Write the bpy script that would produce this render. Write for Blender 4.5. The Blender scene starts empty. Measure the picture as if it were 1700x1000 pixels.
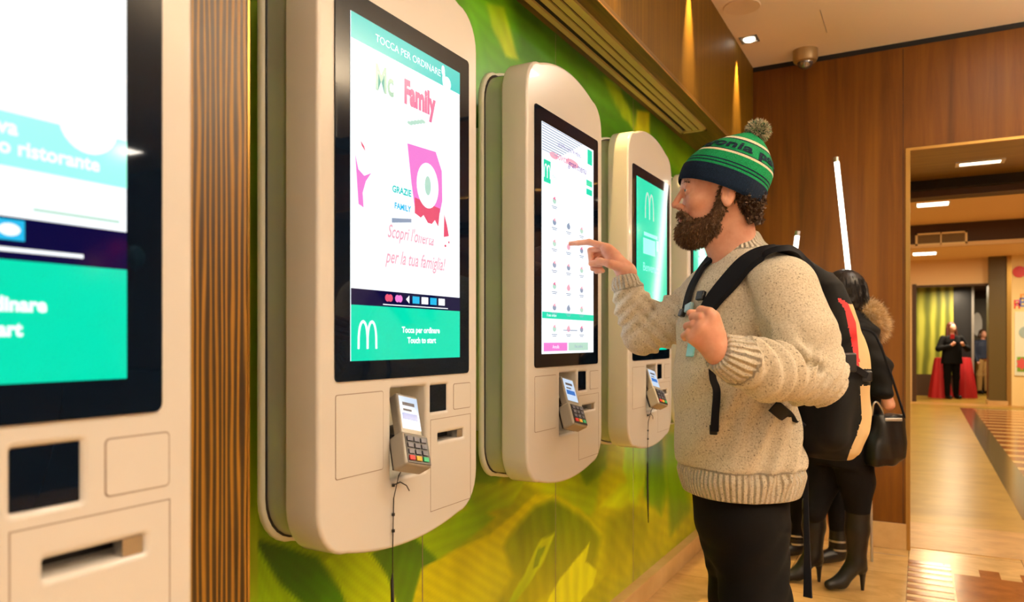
import bpy, bmesh, math, random
import numpy as np
from mathutils import Vector, Matrix
random.seed(7); rng = np.random.default_rng(7)
SC = bpy.context.scene
COL = SC.collection
# ------------------------------------------------------------------ camera, world, exposure
TH = math.radians(28.8); S_, C_ = math.sin(TH), math.cos(TH); F = 1237.0
CX, CY = 850.0, 565.0
CAM = (1.27, 0.0, 1.34)
cd = bpy.data.cameras.new('camera'); cam = bpy.data.objects.new('camera', cd); COL.objects.link(cam)
cam.location = CAM; cam.rotation_euler = (math.radians(90), 0, TH)
cd.sensor_width = 36; cd.lens = 36*F/1700; cd.shift_y = (CY-500)/1700
cd.clip_start = 0.02; cd.clip_end = 100
cd.dof.use_dof = True; cd.dof.focus_distance = 2.05; cd.dof.aperture_fstop = 4.0
SC.camera = cam
wd = bpy.data.worlds.new('world'); SC.world = wd; wd.use_nodes = True
wd.node_tree.nodes['Background'].inputs[0].default_value = (1.0, 0.80, 0.58, 1)
wd.node_tree.nodes['Background'].inputs[1].default_value = .6
vs = SC.view_settings
vs.view_transform = 'Standard'; vs.look = 'None'; vs.gamma = 1; vs.use_curve_mapping = False; vs.exposure = 0.0

def area(name, loc, rot, sx, sy, power, color=(1, .78, .52), spread=180):
    l = bpy.data.lights.new(name, 'AREA'); l.shape = 'RECTANGLE'; l.size = sx; l.size_y = sy
    l.energy = power; l.color = color; l.spread = math.radians(spread)
    o = bpy.data.objects.new(name, l); COL.objects.link(o); o.location = loc; o.rotation_euler = rot
    return o
def spot(name, loc, target, power, deg, color=(1, .75, .4), blend=.6, r=.02):
    l = bpy.data.lights.new(name, 'SPOT'); l.energy = power; l.color = color; l.spot_size = math.radians(deg); l.spot_blend = blend
    l.shadow_soft_size = r
    o = bpy.data.objects.new(name, l); COL.objects.link(o); o.location = loc
    o.rotation_euler = (Vector(target)-Vector(loc)).to_track_quat('-Z', 'Y').to_euler()
    return o
WARM = (1, .91, .77)
ZC = 3.245
# ceiling lamps of the dining room (their housings are built with the ceiling)
ROOM_LIGHTS = [(x, y) for y in (-2.2, -0.2, 1.8) for x in (2.0, 3.7, 5.4)]+[(1.75, 4.6), (3.7, 3.8), (6.65, 4.64)]
for x, y in ROOM_LIGHTS:
    area('ceiling_lamp', (x, y, ZC-.03), (0, 0, 0), .22, .22, 10.5, WARM)
MALL_LIGHTS = [(1.8, 7.8), (4.2, 7.8), (1.6, 10.5), (4.2, 10.5), (1.6, 13.2), (4.2, 13.2)]
for x, y in MALL_LIGHTS:
    area('mall_lamp', (x, y, 3.36), (0, 0, 0), .5, .12, 46, (1, .82, .50))
area('mall_lamp', (1.55, 16.2, 3.02), (0, 0, 0), .5, .12, 60, (1, .74, .42))
area('mall_lamp', (3.5, 16.2, 3.02), (0, 0, 0), .5, .12, 70, (1, .78, .5))
area('mall_lamp', (1.9, 19.6, 2.52), (0, 0, 0), .4, .2, 60, (1, .8, .55))
area('mall_lamp', (2.9, 20.4, 2.52), (0, 0, 0), .4, .2, 50, (1, .8, .55))  # added lamp without a fixture, brightens the far shop interior
area('portal_lamp', (1.62, 6.02, 2.56), (0, 0, 0), .2, .07, 10, (1, .74, .42))
# fill light added out of view to brighten the ceiling; troughs invented to hold it
FILL_UPLIGHTS = [(3.0, 3.4), (3.0, .2), (5.6, 1.8)]
for x, y in FILL_UPLIGHTS:
    area('fill_uplight_lamp', (x, y, 2.78), (math.pi, 0, 0), .10, 1.6, 200, (1, .91, .76))
# wall grazers over the wooden upper wall
for y in (2.63, 3.74, 4.85):
    spot('grazer_lamp', (.280, y, ZC-.012), (.250, y, 2.6), 280, 36, (1, .62, .2), 1, .006)

# ------------------------------------------------------------------ helpers
def link(o, parent=None):
    COL.objects.link(o)
    if parent is not None: o.parent = parent
    return o
def mesh_obj(name, v, f, mats, parent=None, smooth=False, mi=None, inv=True):
    me = bpy.data.meshes.new(name); me.from_pydata([tuple(p) for p in v], [], [tuple(q) for q in f]); me.update()
    for m in (mats if isinstance(mats, (list, tuple)) else [mats]): me.materials.append(m)
    if mi is not None: me.polygons.foreach_set('material_index', list(mi))
    if smooth: me.polygons.foreach_set('use_smooth', [True]*len(me.polygons))
    o = bpy.data.objects.new(name, me); link(o, parent)
    if parent is not None and inv: o.matrix_parent_inverse = Matrix.Translation(-Vector(parent.location))
    return o
def tag(o, label=None, cat=None, group=None, kind=None):
    for k, v in (('label', label), ('category', cat), ('group', group), ('kind', kind)):
        if v: o[k] = v
    return o
def thing(name, label, cat, loc, group=None):
    o = bpy.data.objects.new(name, None); link(o); o.location = loc; o.empty_display_size = .1
    return tag(o, label, cat, group)
def st(o):
    o['kind'] = 'structure'; return o
class MB:
    def __init__(s): s.v = []; s.f = []; s.m = []
    def add(s, v, f, m=0):
        b = len(s.v); s.v += [tuple(p) for p in v]; s.f += [tuple(i+b for i in q) for q in f]; s.m += [m]*len(f); return s
    def box(s, a, b, m=0):
        (x0, y0, z0), (x1, y1, z1) = a, b
        v = [(x0,y0,z0),(x1,y0,z0),(x1,y1,z0),(x0,y1,z0),(x0,y0,z1),(x1,y0,z1),(x1,y1,z1),(x0,y1,z1)]
        return s.add(v, [(0,3,2,1),(4,5,6,7),(0,1,5,4),(1,2,6,5),(2,3,7,6),(3,0,4,7)], m)
    def cyl(s, a, b, r, r2=None, n=20, m=0):
        a, b = Vector(a), Vector(b); r2 = r if r2 is None else r2
        q = (b-a).to_track_quat('Z', 'Y'); v = []
        for c, rr in ((a, r), (b, r2)):
            for i in range(n):
                t = 2*math.pi*i/n; v.append(c + q @ Vector((math.cos(t)*rr, math.sin(t)*rr, 0)))
        f = [(i, (i+1) % n, n+(i+1) % n, n+i) for i in range(n)] + [tuple(range(n-1, -1, -1)), tuple(range(n, 2*n))]
        return s.add(v, f, m)
    def tube(s, pts, r, n=8, m=0):
        pts = [Vector(p) for p in pts]; v = []; f = []
        rs = r if isinstance(r, (list, tuple)) else [r]*len(pts)
        up = Vector((.13, .07, 1)).normalized()
        for i, p in enumerate(pts):
            d = (pts[min(i+1, len(pts)-1)]-pts[max(i-1, 0)]).normalized()
            a = d.cross(up); a = a.normalized() if a.length > 1e-4 else Vector((1, 0, 0)); b = d.cross(a)
            for k in range(n):
                t = 2*math.pi*k/n; v.append(p + (a*math.cos(t)+b*math.sin(t))*rs[i])
        for i in range(len(pts)-1):
            for k in range(n): f.append((i*n+k, i*n+(k+1) % n, (i+1)*n+(k+1) % n, (i+1)*n+k))
        f += [tuple(range(n-1, -1, -1)), tuple(range((len(pts)-1)*n, len(pts)*n))]
        return s.add(v, f, m)
    def prism(s, poly, a, b, axis=0, m=0):   # poly of (p,q) in the two other axes, extruded a..b on axis
        n = len(poly)
        def P(p, q, t): return {0: (t, p, q), 1: (p, t, q), 2: (p, q, t)}[axis]
        v = [P(p, q, a) for p, q in poly] + [P(p, q, b) for p, q in poly]
        return s.add(v, [tuple(range(n-1, -1, -1)), tuple(range(n, 2*n))] + [(i, (i+1) % n, n+(i+1) % n, n+i) for i in range(n)], m)
    def lathe(s, prof, c=(0, 0, 0), n=32, m=0):
        v = []; f = []
        for r, z in prof:
            for k in range(n):
                t = 2*math.pi*k/n; v.append((c[0]+r*math.cos(t), c[1]+r*math.sin(t), c[2]+z))
        for i in range(len(prof)-1):
            for k in range(n): f.append((i*n+k, i*n+(k+1) % n, (i+1)*n+(k+1) % n, (i+1)*n+k))
        return s.add(v, f, m)
    def build(s, name, mats, parent=None, smooth=False, bevel=0, fix=True):
        o = mesh_obj(name, s.v, s.f, mats, parent, smooth, s.m)
        if fix:
            bm = bmesh.new(); bm.from_mesh(o.data); bmesh.ops.recalc_face_normals(bm, faces=bm.faces); bm.to_mesh(o.data); bm.free()
        if bevel:
            md = o.modifiers.new('b', 'BEVEL'); md.width = bevel; md.segments = 3; md.limit_method = 'ANGLE'
        if smooth:
            for e in o.data.edges: pass
            try: o.data.set_sharp_from_angle(angle=math.radians(40))
            except Exception: pass
        return o

def rrect(u0, v0, u1, v1, r, n=6):
    P = []
    for cx, cy, a0 in ((u1-r, v1-r, 0), (u0+r, v1-r, 90), (u0+r, v0+r, 180), (u1-r, v0+r, 270)):
        for i in range(n+1):
            a = math.radians(a0+90*i/n); P.append((cx+r*math.cos(a), cy+r*math.sin(a)))
    return P

# ------------------------------------------------------------------ materials
def mat(name, col=(.8, .8, .8), rough=.5, metal=0, emit=None, es=0, coat=0, spec=.5, sheen=0, trans=0):
    m = bpy.data.materials.new(name); m.use_nodes = True; b = m.node_tree.nodes['Principled BSDF']
    b.inputs['Base Color'].default_value = (*col, 1); b.inputs['Roughness'].default_value = rough; b.inputs['Metallic'].default_value = metal
    b.inputs['Specular IOR Level'].default_value = spec
    if emit: b.inputs['Emission Color'].default_value = (*emit, 1); b.inputs['Emission Strength'].default_value = es
    if coat: b.inputs['Coat Weight'].default_value = coat; b.inputs['Coat Roughness'].default_value = .03
    if sheen: b.inputs['Sheen Weight'].default_value = sheen
    return m
def N(m, t, **kw):
    n = m.node_tree.nodes.new(t)
    for k, v in kw.items(): setattr(n, k, v)
    return n
def L(m, a, b): m.node_tree.links.new(a, b)
def bsdf(m): return m.node_tree.nodes['Principled BSDF']
def coords(m, scale=(1, 1, 1), rot=(0, 0, 0)):
    tc = N(m, 'ShaderNodeTexCoord'); mp = N(m, 'ShaderNodeMapping'); mp.inputs['Scale'].default_value = scale; mp.inputs['Rotation'].default_value = rot
    L(m, tc.outputs['Object'], mp.inputs['Vector']); return mp.outputs['Vector']
def noise(m, vec, scale, detail=4, rough=.5, dist=0):
    n = N(m, 'ShaderNodeTexNoise'); n.inputs['Scale'].default_value = scale; n.inputs['Detail'].default_value = detail
    n.inputs['Roughness'].default_value = rough; n.inputs['Distortion'].default_value = dist; L(m, vec, n.inputs['Vector']); return n.outputs['Fac']
def ramp(m, fac, stops, interp='LINEAR'):
    r = N(m, 'ShaderNodeValToRGB'); r.color_ramp.interpolation = interp; e = r.color_ramp.elements
    while len(e) < len(stops): e.new(.5)
    for i, (p, c) in enumerate(stops): e[i].position = p; e[i].color = (*c, 1) if len(c) == 3 else c
    L(m, fac, r.inputs['Fac']); return r.outputs['Color']
def bump(m, h, strength=.3, dist=.002):
    b = N(m, 'ShaderNodeBump'); b.inputs['Strength'].default_value = strength; b.inputs['Distance'].default_value = dist
    L(m, h, b.inputs['Height']); L(m, b.outputs['Normal'], bsdf(m).inputs['Normal']); return b
def math_(m, op, a, b=None):
    n = N(m, 'ShaderNodeMath', operation=op)
    for i, x in enumerate((a, b)):
        if x is None: continue
        if isinstance(x, (int, float)): n.inputs[i].default_value = x
        else: L(m, x, n.inputs[i])
    return n.outputs[0]
def speckle(m, stops, scale, detail=4, sc=(1, 1, 1), bstr=0, bdist=.002, dist=0, rough=.6):
    v = coords(m, sc); f = noise(m, v, scale, detail, rough, dist); L(m, ramp(m, f, stops), bsdf(m).inputs['Base Color'])
    if bstr: bump(m, f, bstr, bdist)
    return m
def srgb(r, g, b):
    f = lambda c: (c/255/12.92) if c/255 <= .04045 else ((c/255+.055)/1.055)**2.4
    return (f(r), f(g), f(b))

M = {}
M['shell'] = mat('kiosk_white', (.74, .72, .68), .22, coat=.3)
M['shell_side'] = mat('kiosk_white_side', (.70, .72, .62), .35)
M['neck'] = mat('kiosk_neck', (.50, .54, .48), .22, .3)
M['groove'] = mat('groove_dark', (.02, .02, .02), .6)
M['line'] = mat('panel_gap', (.30, .24, .20), .6)
M['glass'] = mat('black_glass', (.002, .005, .012), .03, spec=.22, coat=.0)
M['black'] = mat('black_plastic', (.012, .012, .014), .35)
M['wood'] = mat('walnut_veneer', (.2, .08, .02), .5, spec=.25)
speckle(M['wood'], [(.30, srgb(80, 45, 1)), (.5, srgb(102, 58, 3)), (.72, srgb(116, 71, 7))], 3.0, 6, (4, 4, .22), .04, .001, .6)
M['wood_up'] = mat('bulkhead_veneer', (.2, .1, .02), .5, spec=.25)
speckle(M['wood_up'], [(.3, srgb(82, 58, 3)), (.5, srgb(104, 75, 6)), (.7, srgb(124, 92, 13))], 9, 5, (12, 12, .12), .05, .001)
M['soffit_wood'] = mat('soffit_veneer', (.2, .1, .02), .4)
speckle(M['soffit_wood'], [(.3, srgb(84, 62, 18)), (.7, srgb(128, 98, 40))], 9, 5, (8, .3, 8), .05, .001)
m = M['zebra'] = mat('zebrano', (.2, .1, .02), .4)
v = coords(m, (1, 1, .035)); f = noise(m, v, 26, 3, .6, .5); w = N(m, 'ShaderNodeTexWave', wave_type='BANDS', bands_direction='Y')
w.inputs['Scale'].default_value = 26; w.inputs['Distortion'].default_value = 5.5; w.inputs['Detail'].default_value = 2; w.inputs['Detail Scale'].default_value = 1.2
v2 = coords(m, (1, 1, .06)); L(m, v2, w.inputs['Vector'])
mx = math_(m, 'ADD', math_(m, 'MULTIPLY', w.outputs['Fac'], .6), math_(m, 'MULTIPLY', f, .5))
L(m, ramp(m, mx, [(.32, srgb(42, 24, 4)), (.55, srgb(76, 50, 10)), (.85, srgb(140, 100, 28))]), bsdf(m).inputs['Base Color'])
M['ceiling'] = mat('ceiling_paint', srgb(244, 224, 198), .8)
M['mallceil'] = mat('mall_ceiling_paint', srgb(236, 202, 150), .7)
M['brown'] = mat('dark_brown_paint', srgb(70, 44, 18), .6)
M['brass'] = mat('brass_brushed', srgb(190, 150, 80), .28, .85)
M['portal'] = mat('portal_bronze', srgb(136, 108, 42), .35, .35)
speckle(M['portal'], [(.3, srgb(118, 92, 34)), (.7, srgb(150, 120, 52))], 6, 4, (.3, 6, 6))
M['dark'] = mat('dark_gap', (.006, .005, .004), .8)
M['metal'] = mat('grille_metal', srgb(214, 196, 130), .4, .1)
M['steel'] = mat('steel', (.6, .58, .55), .3, .9)
m = M['floor'] = mat('marble_floor', (.6, .45, .25), .2, spec=.4)
tc = coords(m)
br = N(m, 'ShaderNodeTexBrick'); L(m, tc, br.inputs['Vector']); br.offset = 0; br.inputs['Scale'].default_value = 1
br.inputs['Brick Width'].default_value = .6; br.inputs['Row Height'].default_value = .6; br.inputs['Mortar Size'].default_value = .002
br.inputs['Color1'].default_value = (*srgb(214, 178, 120), 1); br.inputs['Color2'].default_value = (*srgb(200, 162, 104), 1); br.inputs['Mortar'].default_value = (*srgb(120, 90, 50), 1)
f = noise(m, coords(m, (1, 2.2, 1), (0, 0, .5)), 3.5, 8, .65, 1.2)
c = ramp(m, f, [(.35, (.80, .76, .68)), (.65, (1.08, 1.05, 1.0))])
mx = N(m, 'ShaderNodeMixRGB', blend_type='MULTIPLY'); mx.inputs[0].default_value = 1; L(m, br.outputs['Color'], mx.inputs[1]); L(m, c, mx.inputs[2]); L(m, mx.outputs[0], bsdf(m).inputs['Base Color'])
M['mfloor'] = mat('mall_marble', (.7, .5, .25), .28, spec=.15)
speckle(M['mfloor'], [(.35, srgb(154, 122, 46)), (.65, srgb(178, 144, 66))], 1.4, 7, (1, 1.6, 1), dist=1.2)
M['thresh'] = mat('threshold_marble', (.6, .4, .2), .32, spec=.3)
speckle(M['thresh'], [(.35, srgb(172, 128, 62)), (.65, srgb(198, 154, 86))], 3, 7, (1, 2, 1), dist=1)
M['skirt'] = mat('marble_skirting', (.6, .4, .2), .3)
speckle(M['skirt'], [(.35, srgb(196, 156, 98)), (.65, srgb(216, 180, 124))], 4, 6)
M['inlay'] = mat('terracotta_inlay', srgb(150, 92, 40), .15)
speckle(M['inlay'], [(.3, srgb(132, 76, 26)), (.7, srgb(160, 98, 42))], 9, 5)
M['inlay_red'] = mat('red_marble_inlay', srgb(140, 70, 34), .14)
M['inlay_dark'] = mat('grey_border_inlay', srgb(96, 84, 58), .14)
def emis(name, col, s=1.0, rough=.08, base=None): return mat(name, base or tuple(c*.03 for c in col), rough, emit=col, es=s)
EW = 2.4
M['e_white'] = emis('screen_white', (.92, .97, 1.0), 1.22)
M['e_teal'] = emis('screen_teal', srgb(2, 206, 166), 1.25)
M['e_cyan'] = emis('screen_cyan', srgb(0, 205, 200), 1.0)
M['e_mint'] = emis('screen_mint', srgb(150, 245, 225), 1.25)
M['e_navy'] = emis('screen_navy', srgb(8, 8, 60), 1)
M['e_pink'] = emis('screen_pink', srgb(240, 130, 214), 1.05)
M['e_rose'] = emis('screen_rose', srgb(232, 120, 160), 1.05)
M['e_red'] = emis('screen_red', srgb(236, 90, 120), 1.0)
M['e_pale'] = emis('screen_palepink', srgb(244, 178, 196), 1.0)
M['e_palegreen'] = emis('screen_palegreen', srgb(186, 226, 208), 1.0)
M['e_blue'] = emis('screen_blue', srgb(40, 190, 240), 1.0)
M['e_grey'] = emis('screen_grey', srgb(150, 165, 190), 1.0)
M['e_purple'] = emis('screen_purple', srgb(120, 70, 170), .9)
M['e_lamp'] = mat('lamp_glow', (.9, .8, .6), .5, emit=(1, .9, .7), es=6)
M['e_tube'] = mat('tube_glow', (.9, .9, .8), .5, emit=(1, .93, .80), es=9)
M['skin'] = mat('skin', srgb(222, 150, 112), .5)
speckle(M['skin'], [(.3, srgb(208, 142, 114)), (.7, srgb(230, 172, 144))], 22, 4, bstr=.08, bdist=.001)
bsdf(M['skin']).inputs['Subsurface Weight'].default_value = .12; bsdf(M['skin']).inputs['Subsurface Radius'].default_value = (.012, .004, .002)
M['lip'] = mat('lip', srgb(176, 92, 78), .4)
M['eyeball'] = mat('eyeball', (.75, .72, .68), .1); M['iris'] = mat('iris', (.03, .05, .06), .1)
M['nail'] = mat('nail', srgb(230, 170, 145), .3)
M['hair'] = mat('brown_hair', (.075, .036, .016), .5); M['beard'] = mat('beard_hair', srgb(92, 64, 38), .6)
M['bhair'] = mat('black_hair', (.012, .008, .008), .4); M['rhair'] = mat('red_brown_hair', srgb(84, 36, 18), .5)
M['fur'] = mat('fur_trim', srgb(206, 172, 122), .8); M['furlight'] = mat('fur_tips', srgb(240, 222, 190), .8)
# knit of the sweater: cream with dark flecks, ribs where the attribute 'rib' says
m = M['knit'] = mat('cream_knit', (.7, .6, .4), .9, sheen=.3)
v = coords(m); f1 = noise(m, v, 230, 2, .6); f2 = noise(m, coords(m, (1, 1, 1.6)), 420, 2, .5)
c1 = ramp(m, f1, [(.28, srgb(84, 72, 56)), (.36, srgb(206, 192, 164)), (.55, srgb(226, 214, 190)), (.75, srgb(238, 228, 208))])
at = N(m, 'ShaderNodeAttribute', attribute_name='rib'); at2 = N(m, 'ShaderNodeAttribute', attribute_name='ribmask')
sn = math_(m, 'SINE', math_(m, 'MULTIPLY', at.outputs['Fac'], 2*math.pi))
rb = math_(m, 'MULTIPLY', sn, at2.outputs['Fac'])
h = math_(m, 'ADD', math_(m, 'MULTIPLY', rb, 2.2), math_(m, 'ADD', math_(m, 'MULTIPLY', f2, .9), math_(m, 'MULTIPLY', f1, .5)))
bump(m, h, .8, .003)
L(m, c1, bsdf(m).inputs['Base Color'])
M['denim'] = mat('black_denim', (.004, .0035, .0035), .9, spec=.15); M['blackcloth'] = mat('black_cloth', (.0045, .0045, .005), .8, spec=.2)
M['strap'] = mat('black_webbing', (.005, .006, .010), .8, spec=.2)
M['redcloth'] = mat('red_fabric', (.55, .015, .02), .6); M['cream'] = mat('cream_fabric', srgb(220, 190, 140), .7)
M['leather'] = mat('black_leather', (.006, .005, .005), .4, spec=.35)
M['white'] = mat('white_plastic', (.8, .78, .74), .4)

# ------------------------------------------------------------------ distance-field modelling in the (u, w, z) frame: u to the right, w away, z up
def V(px, py, d): return np.array([(px-CX)/F*d, d, CAM[2]+(CY-py)/F*d])
def toworld(p):
    p = np.asarray(p); u, w, z = p[..., 0], p[..., 1], p[..., 2]
    return np.stack([CAM[0]-w*S_+u*C_, w*C_+u*S_, z], -1)
def WP(px, py, d): return Vector(toworld(V(px, py, d)).tolist())
class Field:
    def __init__(s, lo, hi, h):
        s.lo = np.array(lo, float); s.h = h; s.n = np.ceil((np.array(hi)-s.lo)/h).astype(int)+1
        s.f = np.full(s.n, .3, np.float32)
    def _sub(s, lo, hi):
        a = np.clip(np.floor((lo-s.lo)/s.h).astype(int), 0, s.n-1); b = np.clip(np.ceil((hi-s.lo)/s.h).astype(int)+1, 1, s.n)
        if (b <= a).any(): return None
        ax = [s.lo[i]+np.arange(a[i], b[i])*s.h for i in range(3)]
        g = np.stack(np.meshgrid(*ax, indexing='ij'), -1).astype(np.float32)
        return tuple(slice(a[i], b[i]) for i in range(3)), g
    def comb(s, sl, d, k, op):
        f = s.f[sl]
        if op == 'add':
            if k <= 0: r = np.minimum(f, d)
            else: hh = np.clip(.5+.5*(f-d)/k, 0, 1); r = f*(1-hh)+d*hh-k*hh*(1-hh)
        else:
            k = max(k, 1e-5); hh = np.clip(.5-.5*(f+d)/k, 0, 1); r = f*(1-hh)-d*hh+k*hh*(1-hh)
        s.f[sl] = r
    def rc(s, a, b, ra, rb, k=.01, op='add', sq=None):
        a = np.array(a, float); b = np.array(b, float); R = max(ra, rb)+k*1.5+3*s.h
        q = s._sub(np.minimum(a, b)-R, np.maximum(a, b)+R)
        if q is None: return s
        sl, g = q; ab = (b-a).astype(np.float32); t = np.clip(((g-a.astype(np.float32))@ab)/max(ab@ab, 1e-9), 0, 1)
        d = np.linalg.norm(g-(a+t[..., None]*ab), axis=-1)-(ra+(rb-ra)*t)
        s.comb(sl, d.astype(np.float32), k, op); return s
    def chain(s, pts, rs, k=.01, op='add'):
        for i in range(len(pts)-1): s.rc(pts[i], pts[i+1], rs[i], rs[i+1], k, op)
        return s
    def el(s, c, r, k=.01, rot=None, op='add'):
        c = np.array(c, float); r = np.array(r, float); R = r.max()+k*1.5+3*s.h
        q = s._sub(c-R, c+R)
        if q is None: return s
        sl, g = q; p = g-c.astype(np.float32)
        if rot is not None: p = p @ np.array(rot, np.float32)
        q1 = np.linalg.norm(p/r, axis=-1); q2 = np.linalg.norm(p/(r*r), axis=-1)
        d = q1*(q1-1)/np.maximum(q2, 1e-6)
        s.comb(sl, d.astype(np.float32), k, op); return s
    def stack(s, lv, k=.01, yaw=0, pw=2.0, op='add'):   # lv: list of (z, cu, cw, ru, rw)
        lv = sorted(lv); A = np.array(lv, float); R = max(A[:, 3].max(), A[:, 4].max())+.03
        q = s._sub(np.array([A[:, 1].min()-R, A[:, 2].min()-R, A[0, 0]-.03]), np.array([A[:, 1].max()+R, A[:, 2].max()+R, A[-1, 0]+.03]))
        sl, g = q; z = g[..., 2]
        I = lambda j: np.interp(z, A[:, 0], A[:, j]).astype(np.float32)
        du, dw = g[..., 0]-I(1), g[..., 1]-I(2); c, n = math.cos(yaw), math.sin(yaw)
        du, dw = du*c+dw*n, -du*n+dw*c; ru, rw = I(3), I(4)
        q1 = (np.abs(du/ru)**pw+np.abs(dw/rw)**pw)**(1/pw)
        d = (q1-1)*np.minimum(ru, rw)
        dz = np.maximum(A[0, 0]-z, z-A[-1, 0]); d = np.maximum(d, dz)
        s.comb(sl, d.astype(np.float32), k, op); return s
    def cut(s, p, nrm):    # removes what lies on the side nrm points to, near everything
        nrm = np.array(nrm, float); nrm /= np.linalg.norm(nrm)
        ax = [s.lo[i]+np.arange(s.n[i])*s.h for i in range(3)]
        g = (ax[0]-p[0])[:, None, None]*nrm[0]+(ax[1]-p[1])[None, :, None]*nrm[1]+(ax[2]-p[2])[None, None, :]*nrm[2]
        s.f = np.maximum(s.f, g.astype(np.float32)); return s
    def warp(s, fn, lo=None, hi=None):
        q = s._sub(s.lo if lo is None else np.array(lo), s.lo+s.n*s.h if hi is None else np.array(hi)); sl, g = q
        s.f[sl] += fn(g).astype(np.float32); return s
    def nets(s):
        f = s.f; ins = f < 0; n = ins.shape
        c = [ins[i:n[0]-1+i, j:n[1]-1+j, k:n[2]-1+k] for i in (0, 1) for j in (0, 1) for k in (0, 1)]
        sm = sum(x.astype(np.uint8) for x in c); act = (sm > 0) & (sm < 8); idx = np.argwhere(act)
        vid = np.full(act.shape, -1, np.int64); vid[act] = np.arange(len(idx))
        acc = np.zeros((len(idx), 3)); cnt = np.zeros(len(idx))
        cor = np.array([(i, j, k) for i in (0, 1) for j in (0, 1) for k in (0, 1)])
        val = [f[tuple((idx+o).T)] for o in cor]
        for a in range(8):
            for b in range(a+1, 8):
                if np.abs(cor[a]-cor[b]).sum() != 1: continue
                x = (val[a] < 0) != (val[b] < 0); t = val[a]/np.where(x, val[a]-val[b], 1)
                p = cor[a]+t[:, None]*(cor[b]-cor[a]); acc += np.where(x[:, None], p, 0); cnt += x
        v = s.lo+(idx+acc/cnt[:, None])*s.h
        faces = []
        for ax in range(3):
            o = [0, 0, 0]; o[ax] = 1; b1, b2 = (ax+1) % 3, (ax+2) % 3
            A = ins[:n[0]-o[0], :n[1]-o[1], :n[2]-o[2]]; B = ins[o[0]:, o[1]:, o[2]:]
            e = np.argwhere(A != B); e = e[(e[:, b1] > 0) & (e[:, b2] > 0) & (e[:, b1] < n[b1]-1) & (e[:, b2] < n[b2]-1)]
            fl = A[tuple(e.T)]
            def cell(d1, d2):
                q = e.copy(); q[:, b1] += d1; q[:, b2] += d2; return vid[tuple(q.T)]
            Q = np.stack([cell(-1, -1), cell(0, -1), cell(0, 0), cell(-1, 0)], 1)
            Q[~fl] = Q[~fl][:, ::-1]; faces.append(Q)
        Fc = np.concatenate(faces); Fc = Fc[(Fc >= 0).all(1)]
        return v, Fc
def smooth_mesh(v, f, it=2, lam=.5):
    v = v.copy()
    for _ in range(it):
        acc = np.zeros_like(v); cnt = np.zeros(len(v))
        for a, b in ((0, 1), (1, 2), (2, 3), (3, 0)):
            np.add.at(acc, f[:, a], v[f[:, b]]); np.add.at(acc, f[:, b], v[f[:, a]]); np.add.at(cnt, f[:, a], 1); np.add.at(cnt, f[:, b], 1)
        v += lam*(acc/np.maximum(cnt, 1)[:, None]-v)
    return v
def vnormals(v, f):
    n = np.cross(v[f[:, 1]]-v[f[:, 0]], v[f[:, 2]]-v[f[:, 0]]); N_ = np.zeros_like(v)
    for k in range(f.shape[1]): np.add.at(N_, f[:, k], n)
    return N_/np.maximum(np.linalg.norm(N_, axis=1), 1e-12)[:, None]
def fast_obj(name, v, f, mats, parent=None, mi=None, world=False, attrs=None):
    P = v if world else toworld(v)
    me = bpy.data.meshes.new(name); k = f.shape[1]
    me.vertices.add(len(P)); me.vertices.foreach_set('co', P.astype(np.float32).ravel())
    me.loops.add(f.size); me.loops.foreach_set('vertex_index', f.astype(np.int32).ravel())
    me.polygons.add(len(f)); me.polygons.foreach_set('loop_start', np.arange(0, f.size, k, dtype=np.int32))
    me.polygons.foreach_set('use_smooth', np.ones(len(f), bool))
    for m_ in (mats if isinstance(mats, (list, tuple)) else [mats]): me.materials.append(m_)
    if mi is not None: me.polygons.foreach_set('material_index', mi.astype(np.int32))
    me.update(calc_edges=True); me.validate()
    for nm, a in (attrs or {}).items():
        at_ = me.attributes.new(nm, 'FLOAT', 'POINT'); at_.data.foreach_set('value', a.astype(np.float32))
    o = bpy.data.objects.new(name, me); link(o, parent)
    if parent is not None: o.matrix_parent_inverse = Matrix.Translation(-Vector(parent.location))
    return o
def submesh(v, f, keep):
    f2 = f[keep]; u, inv = np.unique(f2, return_inverse=True); return v[u], inv.reshape(f2.shape), u
def merge(parts):
    vs_, fs_, b = [], [], 0
    for v, f in parts: vs_.append(v); fs_.append(f+b); b += len(v)
    return np.concatenate(vs_), np.concatenate(fs_)
def strands(v, f, n, ln, wd, droop=(0, 0, -.4), jit=.5, curl=0, mask=None):   # thin tapered tufts as triangles (as degenerate-free quads)
    N_ = vnormals(v, f); ids = np.arange(len(v)) if mask is None else np.nonzero(mask(v))[0]
    k = rng.choice(ids, n); p = v[k]+rng.normal(0, .0015, (n, 3)); d = N_[k]+rng.normal(0, jit, (n, 3))+np.array(droop)
    d /= np.linalg.norm(d, axis=1)[:, None]; l = (ln*rng.uniform(.6, 1.2, n))[:, None]
    s1 = np.cross(d, rng.normal(0, 1, (n, 3))); s1 /= np.linalg.norm(s1, axis=1)[:, None]
    c = s1*curl*l
    a, b = p-s1*wd, p+s1*wd; q = p+d*l*.5+c; e = p+d*l+np.array(droop)*l*.3-c*.3
    V4 = np.stack([a, b, q+s1*wd*.8, e], 1).reshape(-1, 3); F4 = np.arange(4*n).reshape(-1, 4)
    return V4, F4
# ================================================================== the room
YB = 5.38
WX = -0.02
def boxobj(name, a, b, m, parent=None, bevel=0, **k):
    return MB().box(a, b).build(name, m, parent, bevel=bevel)
st(boxobj('floor', (-.1, -4.2, -.1), (8, YB+.08, 0), M['floor']))
st(boxobj('ceiling', (-.2, -4.2, ZC), (8, YB+.1, ZC+.1), M['ceiling']))
st(boxobj('trim_1', (1.10, YB+.08, -.1), (5.0, 6.22, .003), M['thresh']))
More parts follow.
